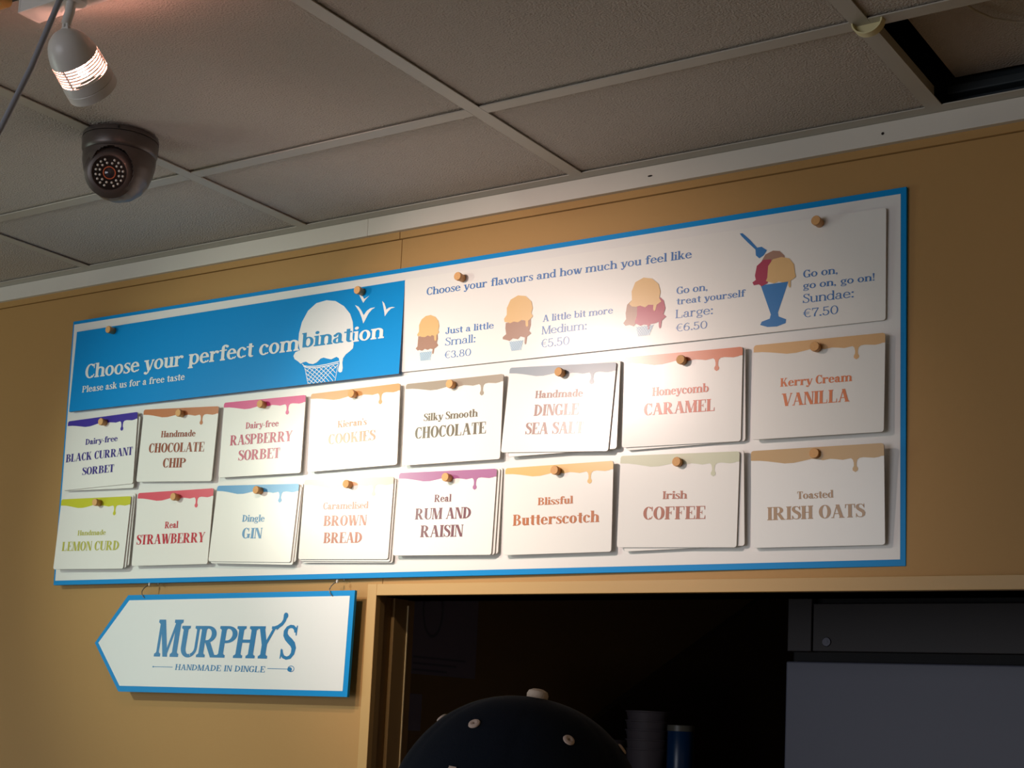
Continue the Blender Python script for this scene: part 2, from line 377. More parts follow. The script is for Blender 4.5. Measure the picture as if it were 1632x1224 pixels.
# ------------------------------------------------------------------ printed matter: placement on the board in metres
PRINTS = {
 'blackcurrant': dict(p=[0.1238, -0.2891, 0.0196, 0.0204, 0.0119], w=0.205, h=0.146, L=[('Dairy-free', -0.0444, 0.0179, 0.05, 0.0122), ('BLACK CURRANT', -0.0998, -0.0143, 0.0957, 0.0167), ('SORBET', -0.0474, -0.0452, 0.0457, 0.0158)]),
 'chip': dict(p=[0.3414, -0.2888, -0.0467, 0.0073, 0.0115], w=0.205, h=0.146, L=[('Handmade', -0.0463, 0.0153, 0.048, 0.0128), ('CHOCOLATE', -0.0764, -0.0149, 0.075, 0.0186), ('CHIP', -0.033, -0.0455, 0.0297, 0.0187)]),
 'raspberry': dict(p=[0.5616, -0.2891, -0.0105, 0.0116, 0.0114], w=0.205, h=0.146, L=[('Dairy-free', -0.0417, 0.018, 0.041, 0.0124), ('RASPBERRY', -0.0789, -0.0121, 0.0765, 0.0196), ('SORBET', -0.0547, -0.0424, 0.049, 0.0196)]),
 'cookies': dict(p=[0.7808, -0.2888, 0.0089, 0.0026, 0.0115], w=0.205, h=0.146, L=[("Kieran's", -0.0357, 0.0042, 0.0309, 0.0124), ('COOKIES', -0.0562, -0.0253, 0.0518, 0.0187)]),
 'chocolate': dict(p=[0.9977, -0.2909, -0.0033, 0.0083, 0.0116], w=0.205, h=0.146, L=[('Silky Smooth', -0.06, 0.0031, 0.0536, 0.0131), ('CHOCOLATE', -0.0772, -0.0272, 0.0719, 0.0203)]),
 'salt': dict(p=[1.2099, -0.2866, -0.052, 0.0436, 0.0124], w=0.205, h=0.146, L=[('Handmade', -0.046, 0.0182, 0.0458, 0.0127), ('DINGLE', -0.0452, -0.0119, 0.0405, 0.0192), ('SEA SALT', -0.0581, -0.043, 0.0528, 0.0198)]),
 'caramel': dict(p=[1.4338, -0.2885, -0.0165, -0.0219, 0.0113], w=0.205, h=0.146, L=[('Honeycomb', -0.0507, 0.0067, 0.0474, 0.0137), ('CARAMEL', -0.0644, -0.0237, 0.0588, 0.019)]),
 'vanilla': dict(p=[1.657, -0.2912, -0.0112, 0.006, 0.0125], w=0.205, h=0.146, L=[('Kerry Cream', -0.0579, 0.0051, 0.054, 0.013), ('VANILLA', -0.0547, -0.025, 0.0505, 0.0194)]),
 'lemon': dict(p=[0.1177, -0.4562, -0.0148, 0.043, 0.0124], w=0.205, h=0.146, L=[('Handmade', -0.0409, -0.004, 0.0419, 0.0105), ('LEMON CURD', -0.0833, -0.0354, 0.0847, 0.0189)]),
 'strawberry': dict(p=[0.3432, -0.453, -0.0029, 0.0298, 0.0118], w=0.205, h=0.146, L=[('Real', -0.0197, -0.0008, 0.0163, 0.0132), ('STRAWBERRY', -0.0942, -0.031, 0.0907, 0.0195)]),
 'gin': dict(p=[0.5537, -0.452, -0.0327, 0.0504, 0.0118], w=0.205, h=0.146, L=[('Dingle', -0.0282, 0.0027, 0.0279, 0.013), ('GIN', -0.0242, -0.0289, 0.0251, 0.0198)]),
 'bread': dict(p=[0.7734, -0.4521, -0.0243, 0.0113, 0.0112], w=0.205, h=0.146, L=[('Caramelised', -0.0533, 0.0174, 0.0507, 0.0128), ('BROWN', -0.0494, -0.0128, 0.0488, 0.0189), ('BREAD', -0.0464, -0.0439, 0.0422, 0.0193)]),
 'rum': dict(p=[0.9892, -0.4507, -0.0196, 0.0265, 0.0111], w=0.205, h=0.146, L=[('Real', -0.0224, 0.0192, 0.0135, 0.0128), ('RUM AND', -0.0609, -0.0106, 0.0566, 0.0195), ('RAISIN', -0.0469, -0.0416, 0.042, 0.0206)]),
 'butterscotch': dict(p=[1.2144, -0.4536, 0.0015, -0.0012, 0.0116], w=0.205, h=0.146, L=[('Blissful', -0.0369, 0.0075, 0.0302, 0.0124), ('Butterscotch', -0.0843, -0.0247, 0.0797, 0.0188)]),
 'coffee': dict(p=[1.4313, -0.4499, -0.0282, -0.0205, 0.0126], w=0.205, h=0.146, L=[('Irish', -0.0249, 0.0024, 0.0174, 0.0123), ('COFFEE', -0.0577, -0.0294, 0.0496, 0.02)]),
 'oats': dict(p=[1.658, -0.455, -0.0065, -0.0616, 0.0138], w=0.205, h=0.146, L=[('Toasted', -0.0292, -0.0025, 0.0267, 0.0111), ('IRISH OATS', -0.0766, -0.0324, 0.0735, 0.0195)]),
 'blue': dict(p=[0.4507, -0.112, 0.0011, 0.0315, 0.0097], w=0.857, h=0.172, L=[('Choose your perfect combination', -0.3895, -0.0194, 0.3891, 0.0304), ('Please ask us for a free taste', -0.3938, -0.0481, -0.0996, 0.0151)]),
 'white': dict(p=[1.3185, -0.1114, -0.0059, -0.013, 0.0059], w=0.88, h=0.169, L=[('Choose your flavours and how much you feel like', -0.3906, 0.0497, 0.1264, 0.0141), ('Just a little', -0.3459, -0.0251, -0.2451, 0.0119), ('Small:', -0.3462, -0.0457, -0.2801, 0.0144), ('€3.80', -0.3465, -0.0683, -0.2898, 0.0129), ('A little bit more', -0.1471, -0.0245, -0.0133, 0.0119), ('Medium:', -0.1484, -0.046, -0.0602, 0.0143), ('€5.50', -0.1491, -0.0683, -0.0935, 0.0143), ('Go on,', 0.1007, -0.0063, 0.1557, 0.0119), ('treat yourself', 0.1011, -0.0235, 0.2183, 0.0112), ('Large:', 0.0999, -0.0453, 0.1663, 0.0141), ('€6.50', 0.101, -0.067, 0.1559, 0.0125), ('Go on,', 0.3126, -0.0059, 0.3679, 0.0119), ('go on, go on!', 0.3126, -0.0235, 0.4245, 0.0112), ('Sundae:', 0.3123, -0.0451, 0.3937, 0.0142), ('€7.50', 0.3133, -0.0673, 0.3687, 0.0133)]),
}
ART = {
 'drip': [(-0.1025, 0.0582), (-0.0881, 0.0575), (-0.0749, 0.0558), (-0.0617, 0.0536), (-0.0486, 0.0514), (-0.034, 0.0515), (-0.0194, 0.0537), (-0.0065, 0.056), (0.0031, 0.0549), (0.011, 0.053), (0.0222, 0.0545), (0.0316, 0.0534), (0.0411, 0.0519), (0.0489, 0.053), (0.0536, 0.0536), (0.0564, 0.0511), (0.0576, 0.0466), (0.0576, 0.0421), (0.0557, 0.0387), (0.056, 0.0357), (0.0598, 0.0331), (0.0635, 0.0353), (0.0641, 0.0382), (0.062, 0.0419), (0.062, 0.0464), (0.0629, 0.0508), (0.0661, 0.0535), (0.0723, 0.0541), (0.0877, 0.0524), (0.0954, 0.0534), (0.1024, 0.0545)],
 'scoop': [(0.1878, -0.0031), (0.1879, 0.0144), (0.1931, 0.0357), (0.2059, 0.0561), (0.2251, 0.0684), (0.2487, 0.071), (0.2709, 0.0668), (0.2919, 0.0544), (0.3077, 0.0381), (0.3154, 0.0216), (0.3176, 0.0071), (0.3173, -0.0085), (0.321, -0.0202), (0.32, -0.0285), (0.3126, -0.0334), (0.3042, -0.0382), (0.2986, -0.0447), (0.2976, -0.0531), (0.2994, -0.0632), (0.2983, -0.0701), (0.294, -0.0711), (0.2893, -0.0686), (0.2888, -0.0636), (0.2914, -0.0539), (0.2887, -0.0437), (0.283, -0.0406), (0.2778, -0.0419), (0.2708, -0.0441), (0.2616, -0.0417), (0.2522, -0.0389), (0.2451, -0.0401), (0.2366, -0.0464), (0.2277, -0.0488), (0.2183, -0.0468), (0.2105, -0.0424), (0.2032, -0.0431), (0.1978, -0.0452), (0.1917, -0.0405), (0.1818, -0.0345), (0.1783, -0.0283), (0.1823, -0.0214), (0.1932, -0.0185)],
 'bird1': [(0.3178, 0.0533), (0.3261, 0.0495), (0.3339, 0.0407), (0.3397, 0.0315), (0.3463, 0.0392), (0.3547, 0.0431), (0.3651, 0.0433), (0.3576, 0.04), (0.3504, 0.0331), (0.3443, 0.0225), (0.34, 0.0159), (0.3361, 0.0262), (0.3287, 0.0399)],
 'bird2': [(0.3801, 0.0534), (0.3853, 0.0485), (0.3891, 0.0411), (0.3907, 0.036), (0.3964, 0.0388), (0.4032, 0.0396), (0.4105, 0.0377), (0.4017, 0.0367), (0.3953, 0.0319), (0.3883, 0.0236), (0.3868, 0.0315), (0.3838, 0.0417)],
 'bird3': [(0.3254, 0.0729), (0.3344, 0.0677), (0.3384, 0.0623), (0.3495, 0.067), (0.3425, 0.0618), (0.3366, 0.0552), (0.3313, 0.0632)],
 'cone rim': [(0.2016, -0.0458), (0.2893, -0.0497), (0.209, -0.0545), (0.2879, -0.0543), (0.2193, -0.0834), (0.2854, -0.0837)],
 's_van': [(-0.4056, -0.0232), (-0.4073, -0.0199), (-0.4036, -0.0145), (-0.404, -0.003), (-0.399, 0.0067), (-0.39, 0.0121), (-0.3793, 0.0128), (-0.3693, 0.0085), (-0.3622, 0.0002), (-0.36, -0.0089), (-0.3616, -0.0163), (-0.3596, -0.0203), (-0.3628, -0.0232), (-0.3651, -0.0248), (-0.3652, -0.0337), (-0.3677, -0.0353), (-0.3693, -0.0326), (-0.3703, -0.0255), (-0.375, -0.0238), (-0.3779, -0.026), (-0.3841, -0.0235), (-0.3901, -0.0261), (-0.3979, -0.0247), (-0.4026, -0.0223)],
 's_choc': [(-0.4048, -0.0233), (-0.3628, -0.0238), (-0.3618, -0.0315), (-0.3638, -0.0388), (-0.3606, -0.0436), (-0.365, -0.0469), (-0.3688, -0.0485), (-0.37, -0.0566), (-0.3722, -0.0582), (-0.3731, -0.0556), (-0.3722, -0.0494), (-0.3771, -0.0477), (-0.3832, -0.0496), (-0.3894, -0.0471), (-0.3954, -0.05), (-0.4016, -0.0478), (-0.4047, -0.0488), (-0.4095, -0.0445), (-0.4057, -0.0411)],
 's_cone': [(-0.4007, -0.0524), (-0.3739, -0.053), (-0.3764, -0.0686), (-0.3978, -0.0679)],
 'm_van': [(-0.2233, -0.0166), (-0.2245, -0.0112), (-0.2193, -0.0045), (-0.2196, 0.0072), (-0.2126, 0.0211), (-0.1977, 0.0269), (-0.1825, 0.0239), (-0.1706, 0.0133), (-0.1676, 0.0014), (-0.17, -0.007), (-0.1665, -0.0126), (-0.1713, -0.017), (-0.1756, -0.0195), (-0.1753, -0.0282), (-0.1776, -0.0299), (-0.1803, -0.0276), (-0.1812, -0.0188), (-0.188, -0.0167), (-0.1962, -0.0201), (-0.2047, -0.0178), (-0.2114, -0.02), (-0.2175, -0.0178)],
 'm_choc': [(-0.2209, -0.0184), (-0.1707, -0.0171), (-0.1704, -0.0272), (-0.1734, -0.037), (-0.1689, -0.0418), (-0.1771, -0.0468), (-0.1784, -0.0582), (-0.1807, -0.06), (-0.1818, -0.0564), (-0.1814, -0.0478), (-0.1904, -0.0448), (-0.1953, -0.0493), (-0.2055, -0.0468), (-0.2121, -0.0505), (-0.2179, -0.0485), (-0.2258, -0.0462), (-0.2259, -0.0424), (-0.2192, -0.0381), (-0.2213, -0.0277)],
 'm_cone': [(-0.2127, -0.0519), (-0.1846, -0.0524), (-0.1881, -0.0683), (-0.2075, -0.0684)],
 'l_van': [(0.0215, -0.0173), (0.0163, -0.0125), (0.0213, -0.0062), (0.0203, 0.0077), (0.0266, 0.0222), (0.0415, 0.0281), (0.0565, 0.0248), (0.0686, 0.0143), (0.0724, 0.0015), (0.0706, -0.0092), (0.0745, -0.0151), (0.0664, -0.0196), (0.0642, -0.0276), (0.0622, -0.0296), (0.06, -0.0258), (0.0604, -0.019), (0.0515, -0.0179), (0.0456, -0.0214), (0.0366, -0.0176), (0.0291, -0.0187)],
 'l_choc': [(0.0198, -0.0074), (0.0124, -0.0135), (0.0103, -0.0271), (0.0114, -0.0369), (0.0064, -0.0433), (0.0102, -0.0478), (0.0177, -0.0472), (0.0253, -0.0502), (0.0306, -0.0458), (0.0321, -0.0185)],
 'l_rasp': [(0.0312, -0.0184), (0.0726, -0.0081), (0.0786, -0.0142), (0.0818, -0.0269), (0.0785, -0.036), (0.0836, -0.0406), (0.0758, -0.0466), (0.0746, -0.0574), (0.0723, -0.059), (0.0707, -0.0556), (0.0705, -0.0474), (0.0641, -0.0494), (0.0552, -0.0498), (0.0539, -0.0579), (0.0516, -0.0585), (0.0502, -0.0507), (0.0433, -0.0494), (0.0374, -0.0507), (0.0276, -0.0455), (0.0281, -0.0414), (0.031, -0.0335)],
 'l_cone': [(0.0299, -0.0518), (0.0612, -0.0518), (0.0541, -0.0675), (0.0339, -0.0676)],
 'u_glass': [(0.244, -0.0092), (0.2889, -0.0087), (0.2728, -0.0549), (0.2738, -0.0611), (0.2862, -0.0669), (0.2854, -0.0728), (0.2716, -0.0765), (0.2561, -0.0757), (0.2441, -0.0714), (0.2465, -0.0665), (0.2596, -0.0631), (0.2613, -0.0567)],
 'u_choc': [(0.2449, 0.0287), (0.251, 0.0385), (0.2634, 0.0429), (0.2743, 0.0408), (0.2821, 0.0328), (0.2838, 0.025), (0.2638, 0.0216)],
 'u_rasp': [(0.2605, 0.0297), (0.248, 0.0304), (0.2372, 0.0221), (0.2343, 0.0072), (0.236, 0.0003), (0.2303, -0.003), (0.2329, -0.0079), (0.2408, -0.0073), (0.2456, -0.0109), (0.2549, -0.0075), (0.2609, 0.0069)],
 'u_van': [(0.2548, 0.0016), (0.256, 0.0196), (0.2636, 0.0292), (0.2775, 0.031), (0.2899, 0.0272), (0.2977, 0.0172), (0.2995, 0.0035), (0.3011, -0.0027), (0.2965, -0.0061), (0.2926, -0.0077), (0.2928, -0.0176), (0.2906, -0.0185), (0.289, -0.0147), (0.2889, -0.0087), (0.2797, -0.0091), (0.2735, -0.0068), (0.2658, -0.0089), (0.2596, -0.0066), (0.2527, -0.0036)],
 'u_spoon': [(0.2079, 0.0776), (0.2124, 0.0776), (0.2253, 0.065), (0.2373, 0.0511), (0.2445, 0.0516), (0.2534, 0.0449), (0.2479, 0.0374), (0.241, 0.0338), (0.2353, 0.0391), (0.2345, 0.0484), (0.2222, 0.0608), (0.2108, 0.0732)],
}

# ------------------------------------------------------------------ the setting
HX0, HX1, HZ0, HZ1 = -0.399, 1.55, 1.05, ZC - 0.698      # hatch opening in the menu wall
def wall_panels():
    r = struct(empty('wall_back', (0, 0.05, 0)))
    def part(n, *a, m=M_WALL, bev=0): return box(n, *[v for v in a], m, r, bev)
    # children are in the parent's space (parent sits at y = 0.05)
    y0, y1 = -0.05, 0.05
    part('upper_panel', -3.0, -0.3975, y0, y1, HZ1, ZC - 0.0475)
    part('upper_panel', -0.3962, 2.4, y0, y1, HZ1, ZC - 0.0475)
    part('side_panel', -3.0, HX0 - 0.008, y0, y1, 0, HZ1)
    part('side_panel', HX1, 2.4, y0, y1, 0, HZ1)
    part('sill_panel', HX0 - 0.008, HX1, y0, y1, 0, HZ0)
    part('joint_backing', -0.3975, -0.3962, y0 + 0.002, y1, HZ1, ZC - 0.0475)
    part('cover_strip', -3.0, -0.401, y0 - 0.0035, y0, ZC - 0.0465, ZC - 0.03)
    part('cover_strip', -0.400, 2.4, y0 - 0.003, y0, ZC - 0.0462, ZC - 0.03)
    part('top_panel', -3.0, 2.4, y0, y1, ZC - 0.0465, ZC + 0.004)
    return r
wall_panels()
struct(box('wall_left', -3.1, -3.0, -4.9, 0.1, 0, ZC + 0.25, M_SHOPWALL))
struct(box('wall_right', 2.4, 2.5, -4.9, 0.1, 0, ZC + 0.25, M_SHOPWALL))
wl = struct(empty('added_window_1', (-3.0, -1.6, 1.5)))  # invented window out of view, added to account for the side fill
M_WF = mat('added_frame_white', rgb(225, 225, 220), 0.4)
for a in ((-.52, -.46, -.66, .66), (.46, .52, -.66, .66), (-.46, .46, -.66, -.60), (-.46, .46, .60, .66), (-.02, .02, -.60, .60)):
    box('added_window_frame', 0.0002, .04, a[0], a[1], a[2], a[3], M_WF, wl)
box('added_pane', 0.002, .008, -.46, .46, -.60, .60, mat('added_pane_glass', rgb(200, 220, 210), 0.1), wl)
# front of the shop with a window opening that lets the daylight in
fr = struct(empty('wall_front', (0, -4.95, 0)))
box('wall_panel', -3.1, -2.2, -0.05, 0.05, 0, ZC + 0.25, M_SHOPWALL, fr); box('wall_panel', 0.2, 2.5, -0.05, 0.05, 0, ZC + 0.25, M_SHOPWALL, fr)
box('wall_panel', -2.2, 0.2, -0.05, 0.05, 0, 0.9, M_SHOPWALL, fr); box('wall_panel', -2.2, 0.2, -0.05, 0.05, 2.3, ZC + 0.25, M_SHOPWALL, fr)
struct(box('floor', -3.1, 2.5, -5.0, 2.4, -0.05, 0, M_FLOOR))

# trim_1: white batten under the ceiling, trim_2: wall angle, trim_3: raised trim round the hatch
t1 = struct(empty('trim_1', (0, 0, ZC)))
box('batten', -3.0, -0.47, -0.012, -0.0001, -0.0335, -0.0005, M_BATTEN, t1, 0.001)
box('batten', -0.4695, 2.4, -0.0125, -0.0001, -0.0335, -0.0005, M_BATTEN, t1, 0.001)
M_HOLE = mat('dark_hole', rgb(40, 30, 25), 0.9)
o = obj('nail_hole', lathe(bmesh.new(), [(0, 0), (.0022, 0), (.0022, .0006), (0, .0006)], 10, Matrix.Translation((0.5053, -0.0125, -0.0179)) @ Matrix.Rotation(PI/2, 4, 'X')), M_HOLE, t1)
o = obj('nail_hole', lathe(bmesh.new(), [(0, 0), (.002, 0), (.002, .0006), (0, .0006)], 10, Matrix.Translation((0.1166, -0.0125, -0.0178)) @ Matrix.Rotation(PI/2, 4, 'X') @ Matrix.Diagonal((2.2, .7, 1, 1))), M_HOLE, t1)
t2 = struct(box('trim_2', -3.0, 2.4, -0.035, -0.0001, ZC - 0.0003, ZC + 0.0012, M_GRID))
t3 = struct(empty('trim_3', (HX0, 0, HZ0)))
zt = ZC - 0.6775 - HZ0; zi = HZ1 - HZ0
box('trim_board', -0.0205, 0, -0.013, -0.0001, -0.05, zt, M_TRIM, t3, 0.0008)
box('trim_board', 0, HX1 + 0.02 - HX0, -0.013, -0.0001, zi, zt, M_TRIM, t3, 0.0008)
box('trim_board', HX1 - HX0, HX1 + 0.02 - HX0, -0.013, -0.0001, -0.05, zi, M_TRIM, t3, 0.0008)
# lining of the opening: stepped reveal and door-like frame
d1 = struct(empty('door_1', (HX0, 0, HZ0)))
M_LIN = mat('lining_brown', rgb(150, 118, 72), 0.6)
box('jamb_lining', -0.006, 0.000, -0.0001, 0.0126, 0, zi, M_LIN, d1); box('jamb_groove', -0.012, -0.006, 0.0126, 0.0393, 0, zi, M_LIN, d1)
box('jamb_frame', -0.006, 0.002, 0.0393, 0.0757, 0, zi, M_LIN, d1); box('jamb_bead', -0.004, 0.0045, 0.0757, 0.0785, 0, zi - 0.01, mat('bead', rgb(215, 190, 140), 0.3), d1, 0.0008)
box('jamb_frame', -0.006, 0.000, 0.0787, 0.0999, 0, zi, M_LIN, d1)
box('head_lining', 0.0, HX1 - HX0, 0.0001, 0.0999, zi, zi + 0.006, M_LIN, d1); box('sill_board', 0, HX1 - HX0, -0.06, 0.12, -0.02, 0, M_LIN, d1, 0.003)

# ceiling: grid bars, lay-in tiles, plenum above
ce = struct(empty('ceiling', (0, 0, ZC)))
box('slab', -3.1, 2.5, -5.0, 0.1, 0.16, 0.2, M_PLEN, ce)
BW = 0.024
xs = [k*0.6 for k in range(-5, 5)]           # right edges of the bars running away from the wall
ys = [-0.3374 - 0.6*k for k in range(0, 8)]  # camera-side edges of the cross bars
def bar(name, x0, x1, y0, y1):
    bm = bmesh.new(); bx(bm, x0, x1, y0, y1, -0.0004, 0.0012)
    if x1-x0 > y1-y0: bx(bm, x0, x1, (y0+y1)/2-.0008, (y0+y1)/2+.0008, 0.0012, 0.03)
    else: bx(bm, (x0+x1)/2-.0008, (x0+x1)/2+.0008, y0, y1, 0.0012, 0.03)
    return obj(name, bm, M_GRID, ce)
for x in xs: bar('main_bar', x-BW, x, -4.9, -0.035)
for y in ys:
    for x in [-3.0-BW] + xs:
        x1 = min(x+0.6-BW, 2.4)
        if x1-x > .02 and x >= -3.05: bar('cross_bar', x+0.0004, x1-0.0004, y, y+BW)
def tile_mesh(w, d):
    bm = bmesh.new(); bx(bm, 0.003, w-0.003, 0.003, d-0.003, 0.0035, 0.018)
    me = bpy.data.meshes.new('ceiling_tile'); bm.to_mesh(me); bm.free(); me.materials.append(M_TILE); return me
full, edge = tile_mesh(0.6, 0.6), tile_mesh(0.6, 0.3374)
def place_tile(me, x, y, dz=0, rot=(0, 0, 0)):
    o = bpy.data.objects.new('ceiling_tile', me); COL.objects.link(o); o.parent = ce
    o.location = (x, y, dz); o.rotation_euler = rot; return o
for k in range(-5, 4):
    x = k*0.6 - BW/2
    if k != 1: place_tile(edge, x, -0.3374 + BW/2 - 0.002)
    for j in range(7): place_tile(full, x, -0.3374 + BW/2 - 0.6*(j+1))
# the tile of the cell beside the last bar has been pushed up and lies higher in the dark opening
o = place_tile(edge, 0.612, -0.355, 0.040, (0.0, 0.0, 0.0)); 
M_DUCT = mat('dark_teal', rgb(34, 44, 50), 0.6)
box('plenum_side', -3.0, 2.4, 0.0005, 0.02, 0.004, 0.16, M_DUCT, ce)
box('plenum_rail', 0.602, 1.2, -0.0200, 0.000, 0.020, 0.034, M_DUCT, ce, 0.002)
tag(obj('loose_wire', tube(bmesh.new(), [(0.693, -0.262, ZC+0.0375), (0.702, -0.222, ZC+0.037), (0.716, -0.190, ZC+0.037), (0.74, -0.165, ZC+0.037), (0.79, -0.14, ZC+0.037), (0.86, -0.13, ZC+0.0375)], 0.0016), mat('pale_wire', rgb(190, 180, 165), 0.5)),
    'thin pale wire lying curved across the raised tile in the dark ceiling opening', 'wire')
# cream strap looped under the ceiling bar
bm = bmesh.new()
n = 18; R0, R1, YA, YB = 0.0205, 0.0185, -0.335, -0.322
ring = []
for i in range(n+1):
    a = PI + PI*i/n
    ring.append([bm.verts.new((r*math.cos(a), y, r*math.sin(a)*0.85)) for r in (R0, R1) for y in (YA+.325, YB+.325)])
for a, b in zip(ring, ring[1:]):
    for i, j in ((0, 1), (1, 3), (3, 2), (2, 0)): bm.faces.new((a[i], a[j], b[j], b[i]))
bm.faces.new((ring[0][0], ring[0][1], ring[0][3], ring[0][2])); bm.faces.new((ring[-1][0], ring[-1][2], ring[-1][3], ring[-1][1]))
prism(bm, [(R1*math.cos(PI+PI*i/12), R1*math.sin(PI+PI*i/12)*.85) for i in range(13)], 0.001, 0.0028)
o = obj('ceiling_clip', bm, mat('cream_plastic', rgb(222, 212, 165), 0.45), None, True); o.location = (0.598, -0.325, ZC - 0.0006)
tag(o, 'cream half-round plastic clip hanging under the ceiling bar crossing, beside the open tile', 'clip')

# kitchen behind the hatch
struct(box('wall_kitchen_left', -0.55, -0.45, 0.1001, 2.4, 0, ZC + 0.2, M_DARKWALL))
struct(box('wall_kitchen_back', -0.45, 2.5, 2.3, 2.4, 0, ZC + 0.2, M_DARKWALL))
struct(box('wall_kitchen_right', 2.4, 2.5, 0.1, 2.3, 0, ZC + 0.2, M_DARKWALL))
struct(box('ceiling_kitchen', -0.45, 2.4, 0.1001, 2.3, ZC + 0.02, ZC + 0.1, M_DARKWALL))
bm = prism(bmesh.new(), [(0, 0), (0, 0)][:0] or [(0.50, -1.05), (0.886, -0.8675), (2.0, -0.42), (2.28, -0.31), (2.28, -1.05)], -0.018, 0)
for v in bm.verts: v.co = Vector((-0.45 - v.co.y, v.co.x, ZC + v.co.z))
o = struct(obj('trim_4', bm, mat('stair_board', rgb(74, 58, 42), 0.8)))

# ------------------------------------------------------------------ menu board
def Rz(a): return Matrix.Rotation(a, 4, 'Z')
MB_ = Matrix.Translation((-1.24689, -0.025, ZC - 0.11259)) @ Rz(0.010315) @ Matrix.Rotation(0.009838, 4, 'X') @ Matrix.Rotation(-0.005133, 4, 'Y')
BWD, BHT = 1.7871, 0.5587
board = empty('menu_board', M=MB_)
tag(board, 'wide white menu board with a blue border on the ochre wall holding all the cards', 'menu board')
bm = bmesh.new(); bx(bm, 0, BWD, 0, 0.010, -BHT, 0, 0.0006)
obj('backing_panel', bm, M_BLUE, board)
flat('white_field', [[(.0042, -.0072), (1.7785, -.0098), (1.7790, -.5490), (.0050, -.5495)]], -0.0003, M_BOARD, board)
for x in (0.25, 1.5): box('mounting_cleat', x, x+.05, 0.0101, 0.026 if x < 1 else 0.0085, -0.35, -0.15, M_DARKWALL, board) if x < 1 else None
M_PIN = mat('steel_grey', rgb(120, 120, 118), 0.4, 0.5, 0.8)
for x in (0.30, 0.766):
    obj('eyelet', tube(bmesh.new(), [(x, 0.004, -BHT), (x, 0.004, -BHT-0.003)], 0.0013), M_PIN, board)

def placed(key, dx=0, dz=0, dr=0, dy=0):
    cx, cz, rot, tilt, off = PRINTS[key]['p']
    return MB_ @ Matrix.Translation((cx+dx, -off+dy, cz+dz)) @ Matrix.Rotation(-(rot+dr), 4, 'Y') @ Matrix.Rotation(-tilt, 4, 'X')
def card_body(name, w, h, r, th, M, mface, medge, label, cat, group=None):
    """rounded slab, printed face at local y = 0 looking towards -y"""
    bm = bmesh.new(); prism(bm, rrect(w, h, r), 0, th)
    me = bpy.data.meshes.new(name); bmesh.ops.recalc_face_normals(bm, faces=bm.faces)
    for f in bm.faces: f.material_index = 0 if abs(f.normal.y) > .5 else 1
    bm.to_mesh(me); bm.free()
    o = link_mesh(name, me, [mface, medge]); o.matrix_world = M
    return tag(o, label, cat, group)
DR = ART['drip']
def drip(card, depth, m, w=0.205, h=0.146):
    k = 0.0148 - depth       # how much thinner the band is than on the last card
    low = [(max(-w/2, min(w/2, x)), min(z + k, h/2 - .002)) for x, z in DR]
    r = 0.004
    # trapezoid strips between the wavy edge and the top edge (rounded at the corners)
    def top(x):
        d = abs(x) - (w/2 - r)
        return h/2 if d <= 0 else h/2 - r + math.sqrt(max(0, r*r - d*d))
    band, drop = [], []
    pts = low
    # split at the hanging drop: it is a closed outline of its own
    i0, i1 = 14, 26
    polys = []
    base = pts[:i0+1] + pts[i1:]
    base[0] = (-w/2, base[0][1]); base[-1] = (w/2, base[-1][1])
    fine = [base[0], (-w/2+.0012, base[0][1]), (-w/2+r, base[0][1]-.0002)] + base[1:-1] + [(w/2-r, base[-1][1]), (w/2-.0012, base[-1][1]), base[-1]]
    for a, b in zip(fine, fine[1:]): polys.append([a, b, (b[0], top(b[0])), (a[0], top(a[0]))])
    polys.append(pts[i0:i1+1])
    return flat('drip_print', polys, -0.00025, m, card)
CARDS = [  # key, top band colour, band depth, letter colours, label
 ('blackcurrant', (62, 44, 158), .0100, (62, 50, 140), 'square white card with a violet dripping edge reading BLACK CURRANT SORBET'),
 ('chip', (196, 122, 78), .0105, (150, 72, 44), 'square white card with a brown dripping edge reading CHOCOLATE CHIP'),
 ('raspberry', (216, 70, 136), .0095, (186, 34, 84), 'square white card with a bright pink dripping edge reading RASPBERRY SORBET'),
 ('cookies', (206, 156, 98), .0092, (176, 108, 58), 'square white card with a tan dripping edge reading COOKIES'),
 ('chocolate', (160, 148, 132), .0090, (104, 94, 76), 'square white card with a grey-brown dripping edge reading Silky Smooth CHOCOLATE'),
 ('salt', (146, 158, 170), .0100, (140, 96, 86), 'tilted white card with a slate grey dripping edge reading SEA SALT'),
 ('caramel', (214, 122, 84), .0096, (206, 92, 62), 'square white card with an orange-brown dripping edge reading Honeycomb CARAMEL'),
 ('vanilla', (226, 182, 130), .0110, (228, 132, 86), 'square white card with a pale apricot dripping edge reading Kerry Cream VANILLA'),
 ('lemon', (204, 204, 50), .0130, (190, 188, 84), 'square white card with a yellow-green dripping edge reading LEMON CURD'),
 ('strawberry', (226, 84, 104), .0110, (196, 32, 56), 'square white card with a red-pink dripping edge reading STRAWBERRY'),
 ('gin', (72, 150, 206), .0100, (58, 132, 186), 'square white card with a light blue dripping edge reading GIN'),
 ('bread', (228, 190, 156), .0092, (178, 98, 74), 'square white card with a pale peach dripping edge reading BROWN BREAD'),
 ('rum', (164, 94, 146), .0100, (112, 46, 66), 'square white card with a plum purple dripping edge reading RUM AND RAISIN'),
 ('butterscotch', (230, 186, 108), .0100, (190, 112, 66), 'square white card with a golden dripping edge reading Butterscotch'),
 ('coffee', (206, 208, 180), .0120, (176, 108, 86), 'square white card with a faint sage dripping edge reading Irish COFFEE'),
 ('oats', (200, 160, 98), .0148, (172, 132, 84), 'square white card with a caramel tan dripping edge reading Toasted IRISH OATS'),
]
